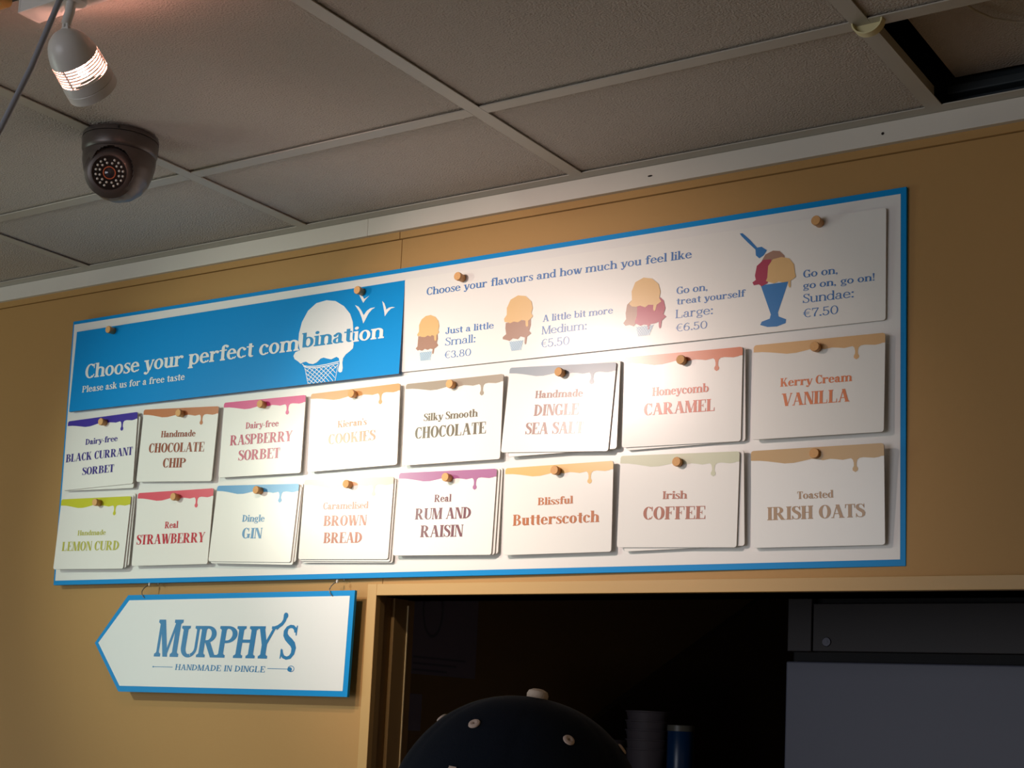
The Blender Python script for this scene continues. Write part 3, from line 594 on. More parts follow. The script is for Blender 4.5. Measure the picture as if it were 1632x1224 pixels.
def spare_cards(key, specs, n0=0):
    names = {'blackcurrant': 'violet-edged', 'lemon': 'yellow-green-edged', 'gin': 'light blue-edged', 'bread': 'pale peach-edged', 'salt': 'slate grey-edged',
             'rum': 'plum-edged', 'caramel': 'orange-brown-edged', 'coffee': 'sage-edged'}
    for i, (dx, dz, dr) in enumerate(specs):
        o = card_body('flavour_card', .205, .146, .004, .0021, placed(key, dx, dz, dr, (0.0024 if key == 'gin' else 0.0029)*(i+1)), M_CARD, M_EDGE,
                      ('blank white card peeping out behind the %s card' if len(specs) == 1 else ('first spare white card directly behind the %s card' if i == 0 else 'rearmost spare white card of the stack behind the %s card')) % names[key], 'card', 'spare cards behind the front ones')
        
for key, dc, depth, tc_, label in CARDS:
    D_ = PRINTS[key]
    o = card_body('flavour_card', .205, .146, .004, .0024, placed(key), M_CARD, M_EDGE, label, 'card', 'flavour cards on the menu board')
    drip(o, depth, printmat('drip_' + key, *dc))
    m = printmat('text_' + key, *tc_)
    for i, (s_, x0, z0, x1, h) in enumerate(D_['L']):
        big = s_.isupper() or s_ == 'Butterscotch'
        flat('lettering', line(s_, x0, z0, x1, h if not s_ == 'Butterscotch' else h*.98, 'card' if big else 'fat', .025 if big else .0), -0.00030, m, o)
spare_cards('blackcurrant', [(.002, -.0045, -.040)])
spare_cards('lemon', [(.004, .001, .01), (.0075, .004, .025)])
spare_cards('gin', [(.004, -.004, -.005), (.0065, -.001, .02)])
spare_cards('bread', [(.003, -.0035, -.005), (.006, -.006, .0)])
spare_cards('salt', [(.0095, -.002, .055)])
spare_cards('rum', [(.0045, .000, .004), (.0085, .001, .012)])
spare_cards('caramel', [(.0045, -.0022, .025)])
spare_cards('coffee', [(.0085, -.002, .045)])

# blue banner
D_ = PRINTS['blue']
bb = card_body('blue_banner', D_['w'], D_['h'], .0006, .005, placed('blue'), M_BLUE, M_NAVYB,
               'long bright blue banner reading Choose your perfect combination with a white ice cream cone', 'banner')
M_PW = mat('print_white', rgb(232, 234, 236), 0.32, 0.5)
flat('scoop_print', [ART['scoop']], -0.0003, M_PW, bb)
flat('bird_print', [ART['bird1']], -0.0003, M_PW, bb); flat('bird_print', [ART['bird2']], -0.0003, M_PW, bb); flat('bird_print', [ART['bird3']], -0.0003, M_PW, bb)
def ribbon(pts, wd):
    P = Pen(.1, .1, .1, .1); P.stroke(pts, [wd]*len(pts)); return P.P
cone = []
cone += ribbon([(.2016, -.0458), (.2060, -.0497), (.2160, -.0520), (.2360, -.0535), (.2600, -.0525), (.2893, -.0497)], .0016)
cone += ribbon([(.2050, -.0505), (.2150, -.0545), (.2360, -.0562), (.2620, -.0555), (.2885, -.0528)], .0016)
def cx_(f, k): # left-right fraction f at depth k in the basket
    l = .2085 + (.2193-.2085)*k; r = .2882 - (.2882-.2835)*k; return l + (r-l)*f
for i in range(-3, 8):
    for sgn in (1, -1):
        a, b = i/7.0, i/7.0 + sgn*0.50
        seg = []
        for k in range(0, 11):
            f = a + (b-a)*k/10
            if -0.001 <= f <= 1.001: seg.append((cx_(f, k/10), -.0560 - (.0857-.0560)*k/10 - (.003*(1-k/10)*0)))
        if len(seg) > 1: cone += ribbon(seg, .0012)
    
for f in (0, 1): cone += ribbon([(cx_(f, 0), -.053), (cx_(f, 1), -.0857)], .0011)
flat('basket_print', cone, -0.0003, M_PW, bb)
(s_, x0, z0, x1, h), (s2, a0, b0, a1, h2) = D_['L']
seg1 = line('Choose your perfect com', x0, -.0188, .1912, .0302, 'banner', .0)
seg2 = line('binat', .1962, -.0150, .3165, .0280, 'banner', .0)
seg3 = line('ion', .3195, -.0166, .3900, .0275, 'banner', .0)
z_slope = 0.0
flat('lettering', seg1, -0.0006, M_PW, bb)
flat('lettering', seg3, -0.0006, M_PW, bb)
flat('lettering', seg2, -0.0006, printmat('banner_blue_text', 44, 140, 196), bb)['label'] = 'blue letters printed across the white scoop'
flat('lettering', line(s2, a0, b0, a1, .0138, 'banner', .01), -0.0006, M_PW, bb)

# white price banner
D_ = PRINTS['white']
wb = card_body('price_banner', D_['w'], D_['h'], .004, .003, placed('white'), M_CARD, M_EDGE,
               'long white price banner with four ice cream pictures beside the bright blue banner', 'banner')
M_BT = printmat('banner_text', 70, 124, 190)
for (s_, x0, z0, x1, h) in D_['L']:
    st = 'light' if s_[0] in '€' or s_[-1] == ':' else 'slab'
    flat('lettering', line(s_, x0, z0, x1, h*.97, st, .02), -0.0003, M_BT, wb)
VAN, CHO, RAS, CON, GLA = (printmat('art_vanilla', 226, 186, 128), printmat('art_chocolate', 168, 130, 112), printmat('art_raspberry', 172, 56, 86),
                           printmat('art_cone', 196, 218, 232), printmat('art_glass', 50, 124, 190))
def art(name, keys, y, m): return flat(name, [ART[k] for k in keys], y, m, wb)
for pre in 'sm':
    art('cone_print', [pre+'_cone'], -0.0003, CON); art('chocolate_scoop_print', [pre+'_choc'], -0.0005, CHO); art('vanilla_scoop_print', [pre+'_van'], -0.0007, VAN)
art('cone_print', ['l_cone'], -0.0003, CON); art('chocolate_scoop_print', ['l_choc'], -0.0005, CHO); art('raspberry_scoop_print', ['l_rasp'], -0.0006, RAS); art('vanilla_scoop_print', ['l_van'], -0.0008, VAN)
art('sundae_glass_print', ['u_glass'], -0.0003, GLA); art('chocolate_scoop_print', ['u_choc'], -0.0005, CHO); art('raspberry_scoop_print', ['u_rasp'], -0.0006, RAS)
art('vanilla_scoop_print', ['u_van'], -0.0008, VAN); art('spoon_print', ['u_spoon'], -0.0005, GLA)
# wafer cross-hatching on the three little cones
for k in ('s_cone', 'm_cone', 'l_cone'):
    (ax, az), (bx_, bz), (cx2, cz2), (dx2, dz2) = ART[k]; L_ = []
    for i in range(-2, 8):
        for sg in (1, -1):
            seg = []
            for j in range(7):
                f = i/6 + sg*j/6*.5; t_ = j/6
                if 0 <= f <= 1: seg.append((ax+(dx2-ax)*t_ + ((bx_-ax)*(1-t_) + (cx2-dx2)*t_)*f, az + (dz2-az)*t_))
            if len(seg) > 1: L_ += ribbon(seg, .0007)
    flat('wafer_print', L_, -0.0005, printmat('wafer', 150, 182, 206), wb)

# wooden pegs
PEGS = [('the violet-edged blackcurrant card', .1456, -.2324), ('the brown-edged chocolate chip card', .3628, -.2316), ('the bright pink raspberry card', .5720, -.2310),
        ('the tan-edged cookies card', .7910, -.2301), ('the grey-brown chocolate card', 1.0056, -.2311), ('the slate grey sea salt card', 1.2225, -.2311),
        ('the orange-brown caramel card', 1.443, -.2327), ('the apricot-edged vanilla card', 1.6613, -.2346), ('the yellow-green lemon curd card', .1456, -.397),
        ('the red-pink strawberry card', .364, -.3961), ('the light blue gin card', .5765, -.3935), ('the peach-edged brown bread card', .7898, -.3937),
        ('the plum-edged rum and raisin card', 1.005, -.3933), ('the golden butterscotch card', 1.221, -.3937), ('the sage-edged coffee card', 1.440, -.3931),
        ('the caramel tan oats card', 1.6624, -.3941), ('the upper left corner of the blue banner', .1475, -.0415), ('the right end of the blue banner beside the birds', .793, -.0399),
        ('the left end of the white price banner', 1.0133, -.0431), ('the right end of the white price banner', 1.6614, -.0425)]
peg = None
M_PEGEND = mat('peg_end', rgb(222, 168, 108), 0.6, 0.4, noise=(260, 0.14))
PEG_AT = [(0.1327, -0.2293), (0.351, -0.2285), (0.5635, -0.228), (0.7816, -0.227), (0.9975, -0.2286), (1.2155, -0.228), (1.4373, -0.2296), (1.6568, -0.2315), (0.1326, -0.3948), (0.3522, -0.3939), (0.5659, -0.3913), (0.7804, -0.3915), (0.9968, -0.391), (1.214, -0.3915), (1.4342, -0.3909), (1.6579, -0.3919), (0.1345, -0.0373), (0.7836, -0.0357), (1.0051, -0.0389), (1.6569, -0.0383)]
for (where, _x, _z), (x, z) in zip(PEGS, PEG_AT):
    if peg is None:
        bm = lathe(bmesh.new(), [(0, -.0002), (.0066, -.0002), (.0068, .0175), (.0074, .0180), (.0074, .0228), (.0069, .0236), (0, .0236)], 20, Matrix.Rotation(PI/2, 4, 'X'))
        me_ = bpy.data.meshes.new('wooden_peg'); bmesh.ops.recalc_face_normals(bm, faces=bm.faces)
        for f in bm.faces: f.material_index = 1 if f.normal.y < -.8 else 0; f.smooth = abs(f.normal.y) < .5
        bm.to_mesh(me_); bm.free(); peg = link_mesh('wooden_peg', me_, [M_WOOD, M_PEGEND]); o = peg
    else:
        o = peg.copy(); COL.objects.link(o)
    o.matrix_world = MB_ @ Matrix.Translation((x, -0.0004, z))
    tag(o, 'short round wooden peg at ' + where if 'end' in where or 'corner' in where else 'short round wooden peg holding ' + where, 'peg', 'wooden pegs on the menu board')

# ------------------------------------------------------------------ arrow sign
sg = empty('arrow_sign', (-0.74, -0.030, ZC - 0.79))
tag(sg, 'white arrow-shaped sign with blue border and lettering hanging below the menu board', 'sign')
def S(pts): return [(x + 0.74, z + 0.79) for x, z in pts]
outl = [(-.4338, -.6904), (-.4372, -.8770), (-1.0136, -.8836), (-1.0924, -.7895), (-1.0073, -.6947)]
inn = [(-.4445, -.7000), (-.4479, -.8670), (-1.0110, -.8724), (-1.0816, -.7890), (-1.0026, -.7050)]
obj('sign_panel', prism(bmesh.new(), S(outl)[::-1], 0, 0.006), [M_BLUE], sg)
flat('white_face', [S(inn)], -0.0003, M_PW, sg)
M_SB = printmat('sign_letters', 0, 118, 180)
# big word: tall first letter, small capitals, last letter with a swash joined from the one before
shear = .12
def sgl(txt, x0, z0, x1, h, st, gap): return line(txt, x0+.74, z0+.79, x1+.74, h, st, gap, shear=shear)
big = sgl('M', -.9225, -.8140, -.8570, .0712, 'cap', .0)
rest = sgl('URPHY', -.8580, -.8135, -.6130, .0590, 'cap', -.06)
last = sgl("S", -.6005, -.8130, -.5650, .0600, 'cap', .0)
sw = [(-.6185, -.7575), (-.6080, -.7555), (-.5985, -.7500), (-.5935, -.7440), (-.5915, -.7370)]
P_ = Pen(.1, .1, .1, .1); P_.stroke(S(sw), [.0050, .0066, .0068, .0072, .0090]); P_.dot(-.5905+.74, -.7350+.79, .0056)
flat('lettering', big + rest + last + P_.P, -0.0006, M_SB, sg)
flat('lettering', sgl('HANDMADE IN DINGLE', -.8625, -.8385, -.6330, .0110, 'slab', .06), -0.0006, M_SB, sg)
P_ = Pen(.1, .1, .1, .1)
P_.stroke(S([(-.9237, -.8335), (-.8690, -.8333)]), [.0011, .0011]); P_.dot(-.9215+.74, -.8335+.79, .0016)
flat('spoon_handle_print', P_.P, -0.0006, M_SB, sg); P_ = Pen(.1, .1, .1, .1)
P_.stroke(S([(-.6271, -.8312), (-.5790, -.8312)]), [.0011, .0011])
P_.arc(-.5705+.74, -.8308+.79, .0080, .0058, 0, 360, .0014, .0012, 20); P_.poly(*[(-.5735+.74+.0055*math.cos(a*PI/8), -.8318+.79+.0040*math.sin(a*PI/8)) for a in range(16)])
flat('spoon_print', P_.P, -0.0006, M_SB, sg)
# hooks
for lab, x in (('small bent wire hook above the pointed left end of the arrow sign', -.963), ('small bent wire hook above the right end of the arrow sign', -.486)):
    pts = [(0.002, .006, 0.0205), (0, .004, 0.018), (-.002, .000, .0150), (-.0045, -.004, .010), (-.0050, -.0075, .004), (-.003, -.0085, -.002), (.000, -.0080, -.006), (.003, -.006, -.0085)]
    o = obj('wire_hook', tube(bmesh.new(), pts, 0.0009, 8), M_PIN, None, True); o.location = (x, -.024, ZC - 0.692)
    tag(o, lab, 'hook')
    for k in (1,):
        oo = obj('screw_eye', lathe(bmesh.new(), [(0, 0), (.0022, 0), (.0022, .004), (.0012, .006), (0, .006)], 12, Matrix.Translation((0.001, .005, .0165))), mat('pale_metal', rgb(215, 210, 200), 0.3, .5, .3), o)

# ------------------------------------------------------------------ spotlight on its track
tr = empty('lighting_track', (0.2, -0.9105, ZC))
tag(tr, 'white lighting track on the ceiling above the lit spotlight', 'track')
bm = bmesh.new(); bx(bm, -0.511, 1.6, -0.017, 0.0165, -0.035, -0.0005, 0.001); obj('rail', bm, M_LAMPW, tr)
bm = bmesh.new(); bx(bm, -0.5125, -0.509, -0.0175, 0.017, -0.0355, -0.0005, 0.0008); obj('end_cap', bm, M_LAMPW, tr)
sp = empty('spotlight', (-0.212, -0.925, ZC - 0.036))
tag(sp, 'white bullet-shaped spotlight with glowing slots hanging from the ceiling track', 'spotlight')
bm = bmesh.new(); lathe(bm, [(0, -.008), (.014, -.008), (.016, -.005), (.016, .0006), (0, .0006)], 20, Matrix.Translation((.002, .003, 0))); obj('adapter', bm, M_LAMPW, sp, True)
J = Vector((-0.0045, -0.002, -0.044))
bm = bmesh.new(); tube(bm, [(0, 0, -.006), (-.001, -.0005, -.02), J + Vector((0, 0, .008))], .0062, 14); obj('stem', bm, M_LAMPW, sp, True)
bm = bmesh.new(); tube(bm, [J + Vector((-.0035, 0, .012)), J + Vector((-.0035, 0, -.006))], .0024, 8); tube(bm, [J + Vector((.0035, 0, .012)), J + Vector((.0035, 0, -.006))], .0024, 8)
tube(bm, [J + Vector((-.0065, 0, .002)), J + Vector((.0065, 0, .002))], .0022, 10); obj('swivel_joint', bm, M_LAMPW, sp, True)
ax = (LAMP_FRONT - LAMP_APEX).normalized()
HM = Matrix.Translation(LAMP_APEX - sp.location) @ ax.to_track_quat('Z', 'Y').to_matrix().to_4x4() @ Matrix.Diagonal((1.02, 1.02, 1.07, 1))
LH = .082
bm = lathe(bmesh.new(), [(0, 0), (.007, .0006), (.0135, .0035), (.0195, .0080), (.0245, .0145), (.0280, .0225), (.0302, .0300), (.0309, .0340),
                         (.0297, .0340), (.0288, .030), (.0265, .0225), (.023, .0150), (.018, .0090), (.012, .005), (.006, .003), (0, .0026)], 40, HM)
obj('lamp_housing', bm, M_LAMPW, sp, True)
for k in range(6):
    z = .0364 + k*.0038
    r = .0311 + k*.0001
    obj('cooling_ring', lathe(bmesh.new(), [(r, z), (r, z+.0013), (r-.0014, z+.0013), (r-.0014, z), (r, z)], 40, HM), M_LAMPW, sp, True)
for a in (35, 155, 275):
    bm = bmesh.new()
    c, s_ = math.cos(math.radians(a)), math.sin(math.radians(a))
    tube(bm, [HM @ Vector((.0292*c, .0292*s_, .032)), HM @ Vector((.0298*c, .0298*s_, .061))], .0016, 6)
    obj('ring_brace', bm, M_LAMPW, sp)
obj('front_ring', lathe(bmesh.new(), [(.0315, .0590), (.0325, .0650), (.0328, .0700), (.0320, .0706), (.0328, .0714), (.0328, LH), (.0300, LH), (.0296, .0600), (.0315, .0590)], 40, HM), M_LAMPW, sp, True)
M_BULB = mat('bulb_glow', rgb(255, 214, 196), 0.4, emit=(1.0, 0.44, 0.34, 1), es=330)
obj('bulb', lathe(bmesh.new(), [(0, .045), (.004, .0455), (.0065, .048), (.0065, .059), (.004, .0615), (.0, .062)], 28, HM), M_BULB, sp, True)
lw = sp.location + HM @ Vector((0, 0, LH + .004))
spot('spotlight_beam', lw, lw + ax, 12, (1.0, 0.84, 0.66), 0.024, 62, 0.95)

# brass coloured rail in the corner beside the track
br = obj('brass_rail', tube(bmesh.new(), [(-1.4, -0.932, ZC - .0125), (-0.335, -0.932, ZC - .0125)], .011, 20), mat('brass', rgb(214, 170, 104), 0.32, .5, .6), None, True)
tag(br, 'shiny brass coloured rail running along the ceiling in the corner beside the white track', 'rail')
br2 = obj('rail_backing', bx(bmesh.new(), -1.065, 0, -.019, .019, -.0013, 0.0001), M_PLEN, br)
br2.location = (-.335, -0.926, ZC - .0002)
# loose cable
cb = obj('hanging_cable', tube(bmesh.new(), [(-.128, -.95, ZC - .003), (-.130, -.965, ZC - .03), (-.1414, -.9985, ZC - .0901), (-.1479, -1.0243, ZC - .1824), (-.1562, -1.0524, ZC - .2673), (-.1774, -1.0789, ZC - .3418),
         (-.25, -1.11, ZC - .44), (-.40, -1.15, ZC - .46), (-.60, -1.19, ZC - .38), (-.74, -1.22, ZC - .20), (-.78, -1.235, ZC - .003)], .0036, 12), mat('cable_grey', rgb(156, 160, 172), 0.45), None, True)
tag(cb, 'thick grey-white cable hanging from the ceiling in front of the spotlight', 'cable')

# ------------------------------------------------------------------ dome security camera
dc = empty('dome_camera', (-0.589, -0.504, ZC))
tag(dc, 'dark grey dome security camera with a ring of small lights mounted on the ceiling', 'camera')
M_DOME = mat('dome_grey', rgb(84, 76, 73), 0.36, 0.5, 0.35, noise=(300, 0.05)); M_BLK = mat('lens_black', rgb(16, 14, 16), 0.25)
obj('mounting_base', lathe(bmesh.new(), [(0, 0.0), (.0595, 0.0), (.0605, -.002), (.0605, -.0075), (0, -.0075)], 48), M_DOME, dc, True)
tc = (cam.matrix_world.translation - Vector((-.589, -.504, ZC - .045))); 
face = Vector((0.62, -0.72, -0.32)).normalized()
EYE = Vector((-.002, -.0106, -.063)); RE = .0455
# housing: collar plus bowl cut away around the eyeball
bm = lathe(bmesh.new(), [(0, -.0085), (.0600, -.0085), (.0606, -.012), (.0600, -.026), (.0575, -.0315), (0.0560, -.0325), (0, -.0325)], 48); obj('collar', bm, M_DOME, dc, True)
bm = bmesh.new()
prof = [(.0565, -.0330), (.0560, -.044), (.0535, -.058), (.0475, -.0745), (.0385, -.088), (.026, -.098), (.012, -.1035), (0, -.105)]
fine = []
for (r0, z0), (r1, z1) in zip(prof, prof[1:]): fine += [(r0 + (r1-r0)*k/6, z0 + (z1-z0)*k/6) for k in range(6)]
lathe(bm, fine + [prof[-1]], 160)
cutp = EYE + face*.004
dead = [f for f in bm.faces if (f.calc_center_median() - EYE).normalized().dot(face) > .67 and f.calc_center_median().z < -.034]
bmesh.ops.delete(bm, geom=dead, context='FACES')
bmesh.ops.solidify(bm, geom=bm.faces[:], thickness=.0016)
obj('bowl', bm, M_DOME, dc, True)
FM = Matrix.Translation(EYE) @ face.to_track_quat('Z', 'Y').to_matrix().to_4x4()
bm = lathe(bmesh.new(), [(0, -.030), (.02, -.028), (.034, -.018), (.0395, -.004), (.0405, .010), (.0400, .026), (.0360, .0290), (.0320, .0312), (.0275, .0316), (.0268, .0285), (0, .0280)], 44, FM); eye = obj('eyeball', bm, M_DOME, dc, True)
obj('lens_plate', lathe(bmesh.new(), [(0, .0290), (.0262, .0290), (.0266, .0282), (0, .0281)], 40, FM), M_BLK, eye, True)
M_LED = mat('led_clear', rgb(240, 240, 232), 0.25, 0.8)
led = None
for cnt, rad in ((18, .0214), (12, .0155)):
    for k in range(cnt):
        a = 2*PI*(k+.5)/cnt
        if cnt == 18 and k in (4, 13): continue
        if led is None: led = obj('led', lathe(bmesh.new(), [(0, .0024), (.0012, .0020), (.0019, .0010), (.0021, 0), (0, 0)], 10), M_LED, eye, True); o = led
        else: o = led.copy(); COL.objects.link(o)
        o.matrix_local = FM @ Matrix.Translation((rad*math.cos(a), rad*math.sin(a), .0290))
obj('lens_ring', lathe(bmesh.new(), [(.0102, .0291), (.0102, .0308), (.0085, .0308), (.0085, .0291)], 32, FM), mat('orange_ring', rgb(196, 96, 52), 0.4), eye, True)
obj('lens', lathe(bmesh.new(), [(0, .0318), (.0035, .0312), (.006, .0300), (.0084, .0291), (0, .0291)], 28, FM), mat('lens_glass', rgb(46, 44, 52), 0.08, 0.8), eye, True)
obj('set_screw', lathe(bmesh.new(), [(0, 0), (.0022, 0), (.0022, .0008), (0, .0008)], 10, Matrix.Translation((.043, -.0435, -.0045)) @ Matrix.Rotation(PI/2, 4, 'X')), M_BLK, dc)

area('kitchen_fill', (1.6, 1.2, ZC - 0.02), (1.2, 1.6, 0), 0.5, (1.0, .85, .7), 0.5, 0.5)  # unseen weak fill, added to lift the black kitchen; no fitting there
# ------------------------------------------------------------------ kitchen things seen through the hatch
M_PAPER = mat('paper_lilac', rgb(120, 114, 142), 0.7); 
o = box('wall_poster', -0.0018, -0.0002, 0, 0.236, 0, 0.205, M_PAPER); o.location = (-0.448, 0.139, ZC - 0.826)
tag(o, 'large pale lilac poster on the dark side wall just inside the hatch', 'poster')
M_PGREY = printmat('poster_grey', 88, 86, 112)
def wallprint(par, polys, x=0.0001):
    f = flat('poster_print', polys, 0, M_PGREY, par); f.matrix_local = Matrix.Translation((x, 0, 0)) @ Matrix.Rotation(PI/2, 4, 'Z'); return f
P_ = Pen(.1, .1, .1, .1)
P_.arc(.085, .125, .034, .055, 0, 360, .006, .006, 24)
for k in range(3): P_.r(.03, .03-.012*k, .20 - .03*k, .034-.012*k)
wallprint(o, P_.P)
o = box('notice', -0.0018, -0.0002, 0, 0.05, 0, 0.068, M_PAPER); o.location = (-0.448, 0.1535, ZC - 0.931)
tag(o, 'small pale notice on the side wall below the lilac poster', 'notice')
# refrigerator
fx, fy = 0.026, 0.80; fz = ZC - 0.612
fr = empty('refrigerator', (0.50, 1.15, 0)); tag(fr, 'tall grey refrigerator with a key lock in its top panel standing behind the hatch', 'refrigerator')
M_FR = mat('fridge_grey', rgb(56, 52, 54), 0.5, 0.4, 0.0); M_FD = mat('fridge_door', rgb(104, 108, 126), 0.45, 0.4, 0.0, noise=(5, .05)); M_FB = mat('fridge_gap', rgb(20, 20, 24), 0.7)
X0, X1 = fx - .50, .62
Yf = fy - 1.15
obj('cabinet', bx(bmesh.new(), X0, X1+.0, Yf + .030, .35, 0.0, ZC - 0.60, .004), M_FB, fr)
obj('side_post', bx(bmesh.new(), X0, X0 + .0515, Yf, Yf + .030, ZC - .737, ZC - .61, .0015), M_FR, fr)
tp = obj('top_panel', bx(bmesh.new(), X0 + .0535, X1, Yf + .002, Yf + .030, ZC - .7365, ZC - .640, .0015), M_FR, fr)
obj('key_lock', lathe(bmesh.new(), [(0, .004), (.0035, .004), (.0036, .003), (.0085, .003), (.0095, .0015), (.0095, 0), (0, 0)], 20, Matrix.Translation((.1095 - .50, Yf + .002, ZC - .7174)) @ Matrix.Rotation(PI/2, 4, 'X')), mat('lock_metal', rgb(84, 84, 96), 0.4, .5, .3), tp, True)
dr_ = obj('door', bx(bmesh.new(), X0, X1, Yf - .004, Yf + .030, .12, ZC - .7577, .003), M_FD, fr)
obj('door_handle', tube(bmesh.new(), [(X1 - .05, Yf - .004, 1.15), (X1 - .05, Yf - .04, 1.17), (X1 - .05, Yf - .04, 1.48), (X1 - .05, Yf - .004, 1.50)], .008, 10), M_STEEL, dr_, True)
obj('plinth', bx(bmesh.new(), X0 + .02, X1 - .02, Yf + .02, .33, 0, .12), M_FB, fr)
# shelf rack with stacked cups
rk = empty('shelf_rack', (-0.22, 0.80, 0)); tag(rk, 'dark shelf rack against the side wall behind the hatch, carrying the stacked cups', 'shelf')
SHZ = 1.46
M_RACK = mat('rack_brown', rgb(70, 58, 46), 0.7)
obj('shelf_board', bx(bmesh.new(), -.22, .22, -.12, .16, SHZ - .02, SHZ, .002), M_RACK, rk)
obj('shelf_board', bx(bmesh.new(), -.22, .22, -.12, .16, .9, .92, .002), M_RACK, rk); obj('shelf_board', bx(bmesh.new(), -.22, .22, -.12, .16, .25, .27, .002), M_RACK, rk)
for sx in (-.215, .2):
    for sy in (-.115, .14): obj('post', bx(bmesh.new(), sx, sx + .015, sy, sy + .015, 0, SHZ - .0205), M_RACK, rk)
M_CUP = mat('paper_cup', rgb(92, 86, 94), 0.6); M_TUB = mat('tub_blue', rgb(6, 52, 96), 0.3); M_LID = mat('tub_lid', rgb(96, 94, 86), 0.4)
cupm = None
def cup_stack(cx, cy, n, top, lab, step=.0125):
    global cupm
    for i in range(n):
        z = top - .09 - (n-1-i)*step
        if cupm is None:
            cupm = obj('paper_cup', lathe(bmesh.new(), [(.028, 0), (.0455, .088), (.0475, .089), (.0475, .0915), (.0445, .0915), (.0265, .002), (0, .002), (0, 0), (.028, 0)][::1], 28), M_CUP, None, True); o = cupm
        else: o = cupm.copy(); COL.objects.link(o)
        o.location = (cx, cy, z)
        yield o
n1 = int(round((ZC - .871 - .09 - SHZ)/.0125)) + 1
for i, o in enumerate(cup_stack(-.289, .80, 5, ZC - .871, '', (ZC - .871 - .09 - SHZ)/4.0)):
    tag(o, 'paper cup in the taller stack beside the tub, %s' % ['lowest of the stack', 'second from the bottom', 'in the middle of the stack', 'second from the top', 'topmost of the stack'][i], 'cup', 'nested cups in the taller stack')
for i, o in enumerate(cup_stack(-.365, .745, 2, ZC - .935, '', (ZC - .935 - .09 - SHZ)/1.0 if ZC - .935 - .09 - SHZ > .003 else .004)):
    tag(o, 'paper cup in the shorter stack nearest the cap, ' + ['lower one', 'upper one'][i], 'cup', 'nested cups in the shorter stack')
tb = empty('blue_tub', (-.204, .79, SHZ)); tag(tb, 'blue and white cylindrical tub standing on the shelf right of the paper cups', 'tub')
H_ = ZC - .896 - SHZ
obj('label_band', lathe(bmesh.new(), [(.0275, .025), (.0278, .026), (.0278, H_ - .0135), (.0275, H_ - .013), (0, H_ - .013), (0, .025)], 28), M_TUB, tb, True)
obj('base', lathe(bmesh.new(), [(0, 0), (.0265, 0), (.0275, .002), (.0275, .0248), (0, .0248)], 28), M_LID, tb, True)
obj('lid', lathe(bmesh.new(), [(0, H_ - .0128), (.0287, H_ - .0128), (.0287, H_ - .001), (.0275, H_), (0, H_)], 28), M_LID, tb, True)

# ------------------------------------------------------------------ person behind the counter wearing a cap
PX, PY = 0.595, -1.076
def skin_mesh(name, nodes, edges, root=0, sub=2):
    """nodes: list of ((x,y,z), rx, ry)"""
    me = bpy.data.meshes.new(name); me.from_pydata([n[0] for n in nodes], edges, []); me.update()
    o = bpy.data.objects.new(name, me); COL.objects.link(o)
    sk = o.modifiers.new('skin', 'SKIN'); sk.use_smooth_shade = True
    if not me.skin_vertices: bpy.context.view_layer.update()
    lay = me.skin_vertices[0].data if me.skin_vertices else None
    if lay is None:
        bpy.context.view_layer.objects.active = o
        bpy.ops.mesh.customdata_skin_add(); lay = me.skin_vertices[0].data
    for i, n in enumerate(nodes): lay[i].radius = (n[1], n[2]); lay[i].use_root = (i == root)
    s2 = o.modifiers.new('sub', 'SUBSURF'); s2.levels = sub; s2.render_levels = sub
    dg = bpy.context.evaluated_depsgraph_get(); dg.update()
    m2 = bpy.data.meshes.new_from_object(o.evaluated_get(dg)); bpy.data.objects.remove(o)
    for p in m2.polygons: p.use_smooth = True
    return m2
M_SKIN = mat('skin', rgb(196, 150, 126), 0.55); M_HAIR = mat('hair_brown', rgb(52, 38, 30), 0.7); M_SHIRT = mat('shirt_navy', rgb(24, 32, 52), 0.85); M_TROU = mat('trousers_dark', rgb(34, 34, 38), 0.85)
N = [((0, 0, .86), .150, .105),      # 0 pelvis
     ((0, .005, .98), .130, .090), ((0, 0, 1.12), .145, .100), ((0, .01, 1.23), .150, .095),   # 1-3
     ((0, .015, 1.305), .060, .055), ((0, .005, 1.36), .052, .054),                      # 4 neck base, 5 neck top
     ((0, -.015, 1.430), .070, .082), ((0, -.005, 1.505), .078, .092), ((0, .005, 1.550), .060, .075)]   # 6-8 head
E_ = [(0, 1), (1, 2), (2, 3), (3, 4), (4, 5), (5, 6), (6, 7), (7, 8)]
